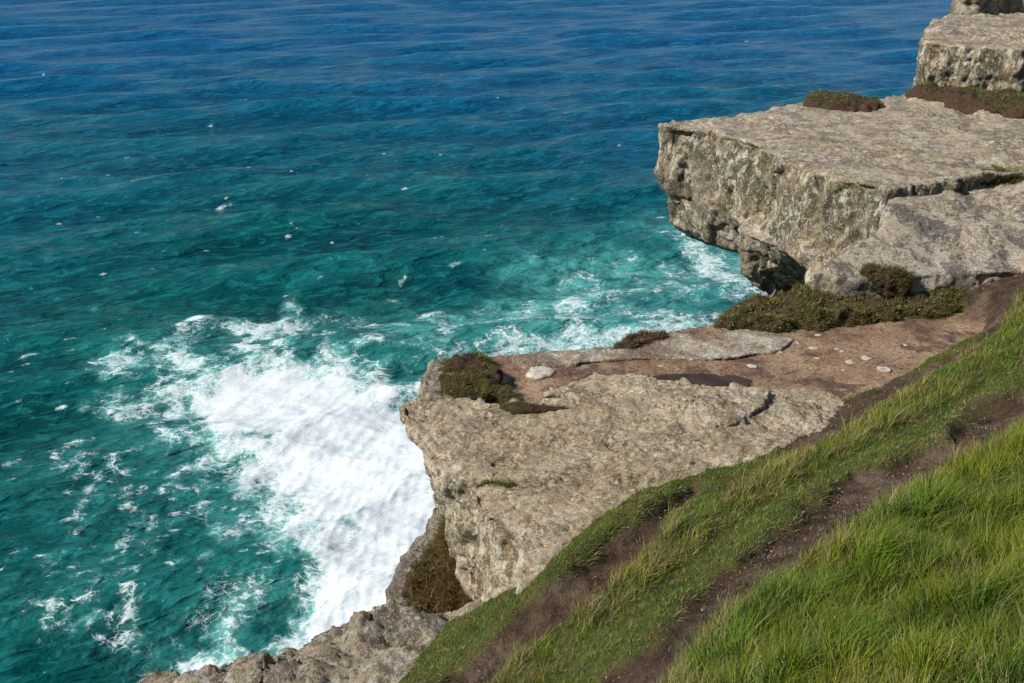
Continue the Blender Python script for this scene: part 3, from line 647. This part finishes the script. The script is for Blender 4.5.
# ------------------------------------------------------------------ turf, scrub and small things on the rock
def mound(name, outline, top, height, label, cat, mat, voxel=0.035, amp=0.05, edge=0.12, seed=0):
    """low cushion of soil: outline in plan at height `top` (drop), bulging up by `height`"""
    ring = np.array([P(x, y, h) for x, y, h in [(c[0], c[1], c[2] if len(c) > 2 else top) for c in outline]])
    rp, _ = dense_ring(ring, [[0]] * len(ring), 0.15); rp[:, :2] += 0.10 * np.column_stack([fbm(rp * 2.1 + seed, 3), fbm(rp * 2.1 + 40 + seed, 3)])
    one = np.ones(len(rp)); rings = []
    for dz, ins in ((-0.25, 0.0), (0.0, 0.0), (height * 0.55, edge * 0.35), (height, edge)):
        r = shift(rp, one * ins); r[:, 2] = rp[:, 2] + dz; rings.append(r)
    bm = bmesh.new(); loft(bm, rings[::-1]); me = remesh(bm, voxel)
    v, n = get_vn(me); set_v(me, v + n * (1.3 * amp * fbm(v * 2.2 + seed, 3) + 0.8 * amp * fbm(v * 7 + seed, 3))[:, None])
    return me
def scrub(root_name, me, label, cat, mat, count, length, pal, wts, part='foliage', width=0.006, up_only=-0.2, lean=(0.4, 0.1), leafy=0.5, mask=None):
    v, n = get_vn(me); c = np.array([v[:, 0].mean(), v[:, 1].mean(), v[:, 2].min()])
    k = rng.integers(0, len(v), count); b = v[k] + rng.normal(size=(count, 3)) * 0.012; nn = n[k]
    m = nn[:, 2] > up_only
    if mask is not None: m &= mask(b, nn)
    b, nn = b[m], nn[m]; q = len(b)
    root = finish(root_name, me, mat, label, cat, base=c)
    ci = rng.choice(len(pal), q, p=np.array(wts) / sum(wts)); pt = fbm(b * 2.5, 3)
    shiftc = (pt > 0.1) & (rng.random(q) < 0.6); ci[shiftc] = 0
    col = np.array(pal)[ci] * rng.uniform(0.6, 1.35, (q, 1))
    Ls = length * rng.uniform(0.4, 1.3, q) * np.clip(1 + 0.9 * pt, 0.4, 1.8)
    ln = np.column_stack([lean[0] + rng.normal(size=q) * 0.5, lean[1] + rng.normal(size=q) * 0.5, np.zeros(q)])
    o = build_blades(part, b - c, nn, Ls, np.full(q, width) * rng.uniform(0.6, 1.5, q), ln, col, M['blade'], segs=2, parent=root, rnd=leafy)
    tag(o, kind='stuff'); return root
GRN, OLV, BRN, DRK, STR, RUS = (0.10, 0.18, 0.018), (0.17, 0.165, 0.035), (0.19, 0.115, 0.055), (0.05, 0.045, 0.02), (0.42, 0.32, 0.14), (0.26, 0.11, 0.04)
t = time.time()
m = mound('turf', [(800, 106), (812, 96), (845, 96), (880, 102), (888, 108), (870, 112), (835, 111)], 5.0, 0.13, '', '', None, 0.04, 0.05, 0.25, 3)
scrub('turf_island', m, 'small turf island with a dark peat edge alone on the overhanging block', 'turf', M['peat'], 8000, 0.055, [GRN, OLV, BRN, STR], [5, 4, 2, 1], width=0.012, up_only=0.8, mask=lambda b, n: b[:, 1] + 0.8 * fbm(b * 1.5, 2) > 24.1)
m = mound('turf', [(905, 96), (915, 93), (960, 92), (1040, 92), (1150, 92), (1150, 120), (1024, 120), (1000, 117), (975, 113), (935, 104), (915, 101)], 5.0, 0.28, '', '', None, 0.05, 0.07, 0.3, 5)
scrub('turf_bank', m, 'long turf bank with bare peat sides at the foot of the upper block', 'turf', M['peat'], 26000, 0.09, [GRN, OLV, BRN, STR], [4, 4, 3, 1], width=0.013, up_only=0.8, mask=lambda b, n: fbm(b * 0.8, 2) > -0.12)
m = mound('turf', [(716, 328), (722, 318), (745, 305), (780, 298), (830, 294), (880, 292), (930, 288), (985, 283), (1030, 280), (1030, 296), (985, 305), (940, 314), (880, 321), (830, 326), (770, 331), (735, 331)], 6.33, 0.12, '', '', None, 0.035, 0.09, 0.2, 7)
scrub('scrub_bank', m, 'long low bank of olive and brown scrub at the foot of the overhanging block', 'scrub', M['peat'], 60000, 0.06, [OLV, BRN, DRK, GRN, STR], [7, 4, 3, 3, 1.5], width=0.012, up_only=0.0, leafy=0.7)
m = mound('turf', [(856, 282), (862, 272), (885, 270), (905, 274), (912, 281), (890, 284)], 5.95, 0.16, '', '', None, 0.03, 0.05, 0.12, 9)
scrub('heath_clump', m, 'small rounded olive clump on the front lip of the blotched flat slab', 'clump', M['peat'], 7000, 0.06, [OLV, BRN, DRK], [5, 3, 2], width=0.010, leafy=0.8)
m = mound('turf', [(440, 372), (448, 358), (470, 354), (492, 358), (500, 372), (512, 392), (516, 402), (480, 402), (455, 399), (438, 392)], 6.27, 0.05, '', '', None, 0.028, 0.06, 0.15, 11)
scrub('heath_clump', m, 'brown and olive heath clump on the grey rock at the left end of the shelf', 'clump', M['peat'], 26000, 0.05, [OLV, BRN, DRK, RUS, GRN], [4, 5, 3, 1, 2], width=0.008, up_only=-0.1, leafy=0.8, mask=lambda b, n: fbm(b * 3.0, 3) > -0.25)
m = mound('turf', [(612, 346), (625, 338), (645, 334), (664, 334), (672, 340), (650, 345), (630, 348)], 6.33, 0.08, '', '', None, 0.028, 0.04, 0.08, 13)
scrub('heath_clump', m, 'thin brown clump on the far rim of the red shelf above the sea', 'clump', M['peat'], 5000, 0.055, [BRN, DRK, OLV, STR], [5, 3, 2, 1], width=0.008, leafy=0.8)
m = mound('turf', [(945, 186), (970, 172), (1010, 172), (1060, 172), (1060, 182), (1010, 184), (975, 186)], 5.18, 0.09, '', '', None, 0.035, 0.05, 0.1, 15)
scrub('crack_grass', m, 'strip of green grass growing out of the crack between block and flat slab', 'grass', M['peat'], 9000, 0.08, [GRN, OLV, STR, BRN], [6, 4, 1, 1], width=0.010)
m = mound('turf', [(478, 487), (490, 482), (512, 483), (520, 488), (500, 491)], 6.19, 0.03, '', '', None, 0.022, 0.02, 0.05, 21)
scrub('grass_tuft', m, 'small green tuft in a crack near the left edge of the large tan slab', 'tuft', M['peat'], 2200, 0.05, [GRN, OLV, BRN], [4, 3, 2], width=0.006)
m = mound('turf', [(500, 406), (515, 402), (545, 405), (562, 409), (545, 411), (515, 410)], 6.19, 0.03, '', '', None, 0.022, 0.02, 0.05, 25)
scrub('grass_tuft', m, 'thin olive tuft along the back rim of the tan slab beside the heath clump', 'tuft', M['peat'], 2500, 0.045, [OLV, BRN, DRK], [5, 3, 1], width=0.006)
# hanging scrub on the spur
S = [(416, 604, 8.5), (414, 584, 8.35), (428, 556, 8.1), (442, 522, 7.8), (450, 500, 7.45), (462, 510, 7.3), (470, 545, 7.6), (476, 590, 7.9), (440, 604, 8.3)]
m = mound('turf', S, 8, 0.22, '', '', None, 0.035, 0.12, 0.12, 19)
scrub('hanging_scrub', m, 'rusty brown and green scrub hanging in the gully under the tan slab', 'scrub', M['peat'], 36000, 0.13, [BRN, OLV, RUS, STR, GRN, DRK], [5, 4, 3, 2, 2, 3], width=0.009, up_only=-0.5, lean=(0.2, -0.4), leafy=0.6, mask=lambda b, n: fbm(b * 1.8 + 4, 3) > -0.22)
print('scrub', round(time.time() - t, 1))

# ------------------------------------------------------------------ sea
t = time.time()
th = np.concatenate([np.radians(np.arange(-170, -34, 4.0)), np.radians(np.linspace(-33, 31, 720)), np.radians(np.arange(34.5, 171, 4.0))])
pyr = np.linspace(760, -40, 560); depa = PITCH + np.arctan((pyr - 341.5) / FOC)
rr = CAMZ / np.tan(depa); rr = np.concatenate([[8, 16, 24], rr[rr > 28], np.geomspace(rr[-1] * 1.02, 40000, 70)])
TH, RR = np.meshgrid(th, rr); sx = (RR * np.sin(TH)).ravel(); sy = (RR * np.cos(TH)).ravel()
sp = np.column_stack([sx, sy]); spacing = np.maximum(np.gradient(rr)[:, None] * np.ones_like(TH), RR * 0.0016).ravel()
hz = np.zeros(len(sx)); dxs = np.zeros(len(sx)); dys = np.zeros(len(sx)); r2 = np.random.default_rng(12)
warpx = 6 * pnoise(np.column_stack([sx * 0.012, sy * 0.012, np.zeros(len(sx))])); 
for k in range(70):
    lam = 46 * (0.93 ** k) * r2.uniform(0.9, 1.1)
    spread = 0.22 + 0.75 * (k / 70)
    ang = R(-68) + r2.normal() * spread
    A = (0.0115 if k > 6 else 0.015) * lam * r2.uniform(0.5, 1.2) * (0.8 if lam < 8 else 0.72)
    kx, ky = math.cos(ang) * 2 * math.pi / lam, math.sin(ang) * 2 * math.pi / lam
    fade = sstep(2.2, 4.5, lam / spacing); ph = kx * (sx + warpx) + ky * (sy + 0.4 * warpx) + r2.uniform(0, 6.28)
    gust = 1.0
    hz += A * fade * np.cos(ph); s_ = A * fade * np.sin(ph) * 0.85
    dxs -= s_ * math.cos(ang); dys -= s_ * math.sin(ang)
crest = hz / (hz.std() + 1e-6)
# foam and aeration
def SL(pp): return np.array([P(x, y, CAMZ)[:2] for x, y in pp])
near = (RR.ravel() < 900)
p3 = np.column_stack([sx, sy, np.zeros(len(sx))])[near]; q2 = sp[near]
wob = fbm(p3 * 0.045, 4); wob2 = fbm(p3 * 0.16 + 50, 4); wob3 = fbm(p3 * 0.5 + 90, 3)
MAIN = SL([(141, 366), (188, 356), (230, 358), (226, 340), (258, 327), (289, 317), (309, 319), (297, 334), (280, 348), (324, 357), (365, 367), (412, 384), (470, 400), (520, 480), (500, 600), (440, 720), (120, 760), (180, 672), (236, 630), (289, 612), (297, 590), (277, 569), (250, 548),
           (243, 516), (242, 487), (236, 451), (200, 424), (171, 408), (147, 390)])
COVE = SL([(455, 352), (400, 335), (450, 305), (520, 282), (610, 265), (670, 250), (690, 236), (720, 240), (800, 300), (720, 345), (600, 380), (480, 380)])
EDGE1 = SL([(680, 236), (705, 246), (730, 268), (757, 292), (740, 300), (718, 275), (692, 252)])
EDGE2 = SL([(490, 349), (540, 344), (610, 340), (660, 328), (720, 320), (640, 370), (480, 370)])
LACE1 = SL([(60, 445), (112, 440), (150, 470), (180, 500), (170, 540), (150, 580), (120, 590), (100, 640), (40, 640), (20, 600), (90, 560), (110, 520), (60, 490)])
LACE2 = SL([(150, 375), (130, 340), (230, 320), (320, 310), (420, 300), (470, 330), (430, 375), (380, 385), (260, 400), (245, 500), (300, 640), (180, 690), (150, 640), (230, 560), (180, 500), (150, 430)])
dm = sdf(q2, MAIN) + 6.5 * wob2 + 3.5 * wob + 2.0 * wob3
solid = sdf(q2, SL([(178, 392), (235, 368), (330, 372), (410, 388), (500, 420), (480, 640), (380, 640), (200, 690), (190, 668), (300, 612), (322, 560), (276, 505), (245, 445)])) + 5 * wob2
vein = np.clip(1 - np.abs(fbm(p3 * np.array([0.07, 0.11, 1]) + 33 + 0.6 * wob2[:, None], 4)) * 5, 0, 1)
dens = 0.30 * sstep(-10, 0, dm) + 0.40 * sstep(-3, 3, dm) + 0.34 * sstep(1, 8, dm) + 0.65 * sstep(-2, 6, solid) - 0.30 * vein * sstep(4, -4, solid) * sstep(-6, 0, dm)
CREST = SL([(226, 342), (245, 334), (266, 326), (289, 317), (311, 319), (300, 328), (284, 333), (280, 342), (262, 345), (250, 356), (232, 352)])
dens = np.maximum(dens, 1.0 * sstep(-2, 2, sdf(q2, CREST) + 3.5 * wob2 + 1.5 * wob3))
dcv = sdf(q2, COVE) + 14 * wob; dens = np.maximum(dens, 0.42 * sstep(-8, 14, dcv) * (0.8 + 0.9 * wob2))
d1 = sdf(q2, EDGE1) + 4 * wob2; dens = np.maximum(dens, 0.85 * sstep(-5, 3, d1))
d1 = sdf(q2, EDGE2) + 4 * wob2; dens = np.maximum(dens, 0.75 * sstep(-5, 3, d1))
d1 = sdf(q2, LACE1) + 6 * wob2; dens = np.maximum(dens, 0.40 * sstep(-3, 3, d1) * (0.7 + 1.2 * wob3))
d1 = sdf(q2, LACE2) + 6 * wob2; dens = np.maximum(dens, 0.30 * sstep(-4, 4, d1) * (0.8 + 1.0 * wob2))
caps = [(196, 322, 40, 7, 1.25), (223, 203, 16, 4, .9), (341, 177, 12, 3, .8), (430, 304, 20, 6, .8), (403, 191, 9, 3, .7), (290, 233, 8, 3, .6), (210, 122, 9, 3, .7), (138, 234, 8, 3, .6), (405, 282, 8, 4, .7), (300, 240, 7, 2, .5),
        (108, 172, 10, 2, .5), (60, 178, 9, 2, .5), (20, 120, 8, 2, .5), (488, 240, 10, 2, .6), (570, 200, 9, 2, .5), (540, 220, 7, 2, .5), (286, 296, 12, 3, .6), (94, 306, 10, 4, .6), (320, 282, 10, 3, .6), (500, 100, 7, 2, .5), (745, 40, 6, 2, .7),
        (455, 268, 18, 3, .6), (575, 272, 24, 3, .6), (30, 286, 10, 3, .4), (10, 460, 22, 5, .6), (50, 610, 20, 6, .5), (15, 545, 15, 5, .4), (130, 350, 14, 4, .5), (660, 215, 12, 3, .5), (250, 170, 8, 2, .5), (165, 250, 8, 3, .5), (340, 336, 26, 5, .6)]
r3 = np.random.default_rng(77)
for _ in range(230):
    y_ = 20 + 560 * r3.random() ** 0.75; s_ = 0.35 + y_ / 420
    caps.append((r3.uniform(-40, 1000 if y_ < 300 else 430), y_, r3.uniform(7, 20) * s_, r3.uniform(0.6, 1.1) * s_, r3.uniform(0.35, 0.8)))
for cx, cy, hl, ht, st_ in caps:
    c = P(cx, cy, CAMZ)[:2]; e = P(cx + hl / 2, cy - hl * 0.12, CAMZ)[:2]; vv = P(cx, cy + ht / 2, CAMZ)[:2]
    a_ = e - c; la = np.linalg.norm(a_); a_ = a_ / la; b_ = np.array([-a_[1], a_[0]]); lb = max(0.7 * abs((vv - c) @ b_), 0.22)
    w_ = np.abs(q2[:, 0] - c[0]) < 3 * la + 5
    w_ &= np.abs(q2[:, 1] - c[1]) < 3 * la + 3 * lb + 5
    dd = q2[w_] - c; u = dd @ a_ / la; v_ = (dd @ b_) / lb + 1.2 * wob2[w_] + 0.5 * wob3[w_]
    val = st_ * np.exp(-(u * u) * 1.2 - v_ * v_ * 0.8) * (1 + 0.6 * wob3[w_])
    dens[w_] = np.maximum(dens[w_], val)
dens = dens * (1 + 0.25 * wob3) + 0.10 * sstep(0.15, 0.6, wob2 * 0.6 + wob * 0.6) * sstep(420, 120, np.hypot(q2[:, 0], q2[:, 1]))
aer = 0.9 * sstep(-9, 3, dm) * (0.75 + 0.5 * wob2); aer = np.maximum(aer, 1.0 * sstep(-22, 14, dcv) * (0.85 + 0.7 * wob))
aer = np.maximum(aer, 0.28 * sstep(-9, 3, sdf(q2, LACE2) + 6 * wob)); aer = np.maximum(aer, 0.15 * sstep(-9, 3, sdf(q2, LACE1) + 6 * wob))
foam = np.zeros(len(sx)); foam[near] = np.clip(dens, 0, 1.7); ae = np.zeros(len(sx)); ae[near] = np.clip(aer, 0, 1)
# surf boils up where the swell breaks
hz[near] += 0.22 * sstep(0.6, 1.2, foam[near]) * (0.35 + 0.6 * wob2 + 0.2 * wob3)
V = np.column_stack([sx + dxs, sy + dys, hz])
nt, nr_ = len(th), len(rr); idx = np.arange(nt * nr_).reshape(nr_, nt)
F = np.column_stack([idx[:-1, :-1].ravel(), idx[:-1, 1:].ravel(), idx[1:, 1:].ravel(), idx[1:, :-1].ravel()])
s = NT('sea_water')
dist = s.n('ShaderNodeVectorMath', operation='LENGTH'); s.l(s.pos(), dist.inputs[0])
off = s.rmp(s.mth('ADD', dist.outputs['Value'], s.mth('MULTIPLY', s.mth('SUBTRACT', s.noise(0.006, 3, 0.5), 0.5), 330)), 90, 430)   # open water is bluer than the shallows
rt = s.n('ShaderNodeMapping'); s.l(s.pos(), rt.inputs[0]); rt.inputs['Rotation'].default_value = (0, 0, R(-22))
ws = s.scaled(rt.outputs[0], (0.5, 1.25, 1))
c = s.mix(off, (0.004, 0.086, 0.086), (0.005, 0.088, 0.200))
c = s.mix(s.rmp(s.noise(0.018, 4, 0.6, 0.3), 0.45, 0.62, 0, 0.55), c, s.mix(off, (0.003, 0.112, 0.094), (0.004, 0.105, 0.21)))
# wave shading put into the water colour: troughs darker, crests and ripple streaks lighter
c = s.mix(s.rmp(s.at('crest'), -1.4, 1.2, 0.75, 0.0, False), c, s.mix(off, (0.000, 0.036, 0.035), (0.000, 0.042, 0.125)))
far_ = s.rmp(dist.outputs['Value'], 120, 420)
g1 = s.noise(0.55, 3, 0.6, 0.6, ws); g2 = s.noise(0.20, 4, 0.62, 0.6, ws)
c = s.mix(s.rmp(g2, 0.46, 0.64, 0, 0.42), c, s.mix(off, (0.006, 0.17, 0.155), (0.010, 0.17, 0.34)))
c = s.mix(s.rmp(g1, 0.53, 0.60, 0, s.mth('SUBTRACT', 0.34, s.mth('MULTIPLY', far_, 0.12))), c, s.mix(off, (0.02, 0.24, 0.23), (0.02, 0.23, 0.40)))
c = s.mix(s.rmp(s.noise(0.33, 3, 0.6, 0.6, s.scaled(ws, (1, 1, 1), (30, 11, 0))), 0.36, 0.50, 0.22, 0), c, s.mix(off, (0.000, 0.045, 0.045), (0.000, 0.05, 0.15)))
c = s.mix(s.mth('MULTIPLY', s.at('air'), s.rmp(s.noise(0.35, 4, 0.65, 0.6), 0.30, 0.66, 0.15, 1.0)), c, (0.09, 0.40, 0.36))
# foam: lace of thin strands where thin, closed sheet where dense
fd = s.mth('MULTIPLY', s.at('foam'), 1.0)
w1 = s.warp(2.5, 0.30, None, 3)
def strands(scale, w0, k, off_):
    n_ = s.noise(scale, 3, 0.55, 0.4, s.scaled(w1, (1, 1.25, 1), off_))
    return s.rmp(s.mth('ABSOLUTE', s.mth('SUBTRACT', n_, 0.5)), 0.0, s.mth('ADD', w0, s.mth('MULTIPLY', fd, k)), 1, 0)
n1 = s.noise(1.1, 6, 0.68, 0.8); n2 = s.noise(0.30, 5, 0.65, 0.5)
strand = s.mth('MAXIMUM', strands(0.22, 0.004, 0.085, (0, 0, 0)), s.mth('MULTIPLY', strands(0.75, 0.002, 0.085, (7, 3, 1)), 0.75))
strand = s.mth('MULTIPLY', strand, s.rmp(s.mth('ADD', s.mth('ADD', s.mth('MULTIPLY', n1, 0.25), s.mth('MULTIPLY', n2, 0.75)), s.mth('MULTIPLY', fd, 0.32)), 0.50, 0.68))
strand = s.mth('MULTIPLY', strand, s.rmp(fd, 0.08, 0.32))
br = s.rmp(s.noise(3.2, 5, 0.7, 0.8), 0.36, 0.54, 0.25, 1.0); strand = s.mth('MULTIPLY', strand, br)
sheet = s.rmp(s.mth('ADD', s.mth('MULTIPLY', fd, 1.05), s.mth('MULTIPLY', s.mth('SUBTRACT', s.mth('ADD', s.mth('MULTIPLY', n1, 0.65), s.mth('MULTIPLY', n2, 0.35)), 0.5), 2.2)), 0.70, 1.15)
sheet = s.mth('MULTIPLY', sheet, s.mth('MULTIPLY', s.rmp(fd, 0.42, 0.75), s.mth('MAXIMUM', br, s.rmp(fd, 0.8, 1.4))))
fo = s.mth('MAXIMUM', strand, sheet, True)
tex = s.rmp(s.mth('ADD', s.mth('MULTIPLY', s.noise(1.3, 8, 0.72, 1.6), 0.6), s.mth('MULTIPLY', strands(0.6, 0.05, 0.0, (3, 9, 2)), 0.12)), 0.14, 0.36)
lace = s.mth('MULTIPLY', s.mth('MAXIMUM', strands(0.5, 0.03, 0.0, (3, 9, 2)), strands(1.3, 0.03, 0.0, (1, 5, 8))), 0.55)
fcol = s.mix(s.mth('ADD', s.mth('MULTIPLY', tex, 0.62), lace, True), (0.52, 0.66, 0.70), (0.82, 0.84, 0.85))
c = s.mix(s.mth('MULTIPLY', s.rmp(s.mth('ADD', fd, s.mth('MULTIPLY', s.mth('SUBTRACT', n1, 0.5), 1.2)), 0.18, 0.95), 0.60), c, (0.28, 0.58, 0.53))
c = s.mix(fo, c, fcol)
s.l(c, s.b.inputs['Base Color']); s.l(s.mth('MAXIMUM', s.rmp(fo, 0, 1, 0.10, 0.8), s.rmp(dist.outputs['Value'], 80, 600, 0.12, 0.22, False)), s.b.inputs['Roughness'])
s.b.inputs['IOR'].default_value = 1.333; s.b.inputs['Specular IOR Level'].default_value = 0.15

calm = s.mth('SUBTRACT', 1.0, s.mth('MULTIPLY', fo, 0.72))
b0 = s.bump(s.noise(0.14, 3, 0.55, 0.4, ws), calm, 2.4)
b1 = s.bump(s.noise(0.55, 3, 0.60, 0.5, ws), s.mth('MULTIPLY', calm, s.mth('SUBTRACT', 0.85, s.mth('MULTIPLY', far_, 0.45))), 1.1, b0)
b2 = s.bump(s.noise(2.2, 3, 0.6, 0.6, ws), s.mth('MULTIPLY', calm, s.mth('SUBTRACT', 0.7, s.mth('MULTIPLY', far_, 0.6))), 0.20, b1)
b3 = s.bump(s.noise(1.6, 8, 0.8), s.mth('MULTIPLY', fo, 0.25), 0.15, b2)
s.l(b3, s.b.inputs['Normal'])
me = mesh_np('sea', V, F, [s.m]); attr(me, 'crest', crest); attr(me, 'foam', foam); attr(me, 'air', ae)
tag(link('sea', me), kind='structure')
print('sea', len(F), round(time.time() - t, 1))

# ------------------------------------------------------------------ small things
def pebble(name, px, py, h, w, l, th_, mat, label, cat, group=None, parent=None, seed=0, rot=0.0):
    bm = bmesh.new(); r4 = random.Random(seed); k = 14; rings = []
    rad = [1 + r4.uniform(-0.22, 0.22) for _ in range(k)]
    for zf, sf in ((-0.6, 0.9), (0.3, 1.0), (0.85, 0.88), (1.0, 0.6)):
        rings.append([(math.cos(6.283 * i / k) * w / 2 * rad[i] * sf, math.sin(6.283 * i / k) * l / 2 * rad[i] * sf, th_ * (zf + r4.uniform(-.06, .06))) for i in range(k)])
    loft(bm, rings); bmesh.ops.recalc_face_normals(bm, faces=bm.faces[:])
    me = bpy.data.meshes.new(name); bm.to_mesh(me); bm.free(); me.materials.append(mat)
    for p_ in me.polygons: p_.use_smooth = True
    c = P(px, py, h); o = link(name, me, parent, c if parent is None else Vector(c) - parent.location); o.rotation_euler.z = rot
    if label: tag(o, label, cat, group)
    return o
plat = bpy.data.objects['rock_platform']
def on_rock(o, px, py):          # first height of a rock surface met by a pixel's ray
    dgm = o.data; from mathutils.bvhtree import BVHTree
    if o.name not in _bvh:
        v = np.empty(len(dgm.vertices) * 3, np.float32); dgm.vertices.foreach_get('co', v); v = v.reshape(-1, 3) + np.array(o.location)
        _bvh[o.name] = BVHTree.FromPolygons([tuple(x) for x in v.tolist()], [tuple(p_.vertices) for p_ in dgm.polygons])
    hit = _bvh[o.name].ray_cast(Vector((0, 0, CAMZ)), Vector(ray(px, py)).normalized())
    return CAMZ - hit[0].z if hit[0] else 6.36
_bvh = {}
for k, (px, py, w, l) in enumerate([(813, 348, .13, .10), (837, 349, .08, .07), (842, 351, .07, .06), (865, 358, .19, .16), (850, 362, .17, .15), (884, 369, .19, .17), (817, 358, .07, .06), (843, 370, .06, .05), (798, 343, .08, .06), (752, 366, .16, .12),
        (660, 366, .1, .08), (905, 345, .08, .06), (780, 352, .10, .08), (538, 362, .10, .07), (575, 363, .08, .07), (690, 352, .2, .16), (818, 335, .12, .08)]):
    pebble('lichen_patch', px, py, on_rock(plat, px, py), w, l, 0.0035, M['lichen'], None, None, parent=plat, seed=k, rot=k)
h0 = on_rock(plat, 541, 374)
pebble('flat_stone', 541, 374, h0, 0.42, 0.34, 0.05, M['lichen'], 'pale flat stone lying on the red shelf beside the heath clump', 'stone', seed=5)
# puddle
s = NT('puddle_water'); s.l(s.mix(s.rmp(s.noise(3, 3), 0.4, 0.6), (0.040, 0.025, 0.017), (0.070, 0.043, 0.030)), s.b.inputs['Base Color'])
s.b.inputs['Roughness'].default_value = 0.3; s.b.inputs['IOR'].default_value = 1.33
s.l(s.bump(s.noise(9, 3), 0.15, 0.01), s.b.inputs['Normal'])
pr = [(648, 377), (665, 374), (700, 373.5), (735, 375), (752, 380), (748, 386), (715, 390), (680, 388), (655, 383)]
hp = np.median([on_rock(plat, x, y) for x, y in pr]) - 0.012
pc = P(700, 381, hp); rp, _ = dense_ring(np.array([P(x, y, hp) for x, y in pr]), [[0]] * len(pr), 0.1)
bm = bmesh.new(); top = [bm.verts.new(v - pc + rng.normal(size=3) * np.array([.003, .003, 0])) for v in rp]; bot = [bm.verts.new(v.co + Vector((0, 0, -0.03))) for v in top]
bm.faces.new(top); bm.faces.new(bot[::-1])
for i in range(len(top)): bm.faces.new((top[i], bot[i], bot[(i + 1) % len(top)], top[(i + 1) % len(top)]))
bmesh.ops.recalc_face_normals(bm, faces=bm.faces[:]); me = bpy.data.meshes.new('puddle'); bm.to_mesh(me); bm.free(); me.materials.append(s.m)
tag(link('puddle', me, None, pc), 'dark shallow puddle on the red shelf along the tan slab', 'puddle')
print('tris', sum(sum(len(p.vertices) - 2 for p in o.data.polygons) if len(o.data.polygons) < 20000 else len(o.data.polygons) * (len(o.data.polygons[0].vertices) - 2) for o in sc.objects if o.type == 'MESH'))
print('total script', round(time.time() - T0, 1))
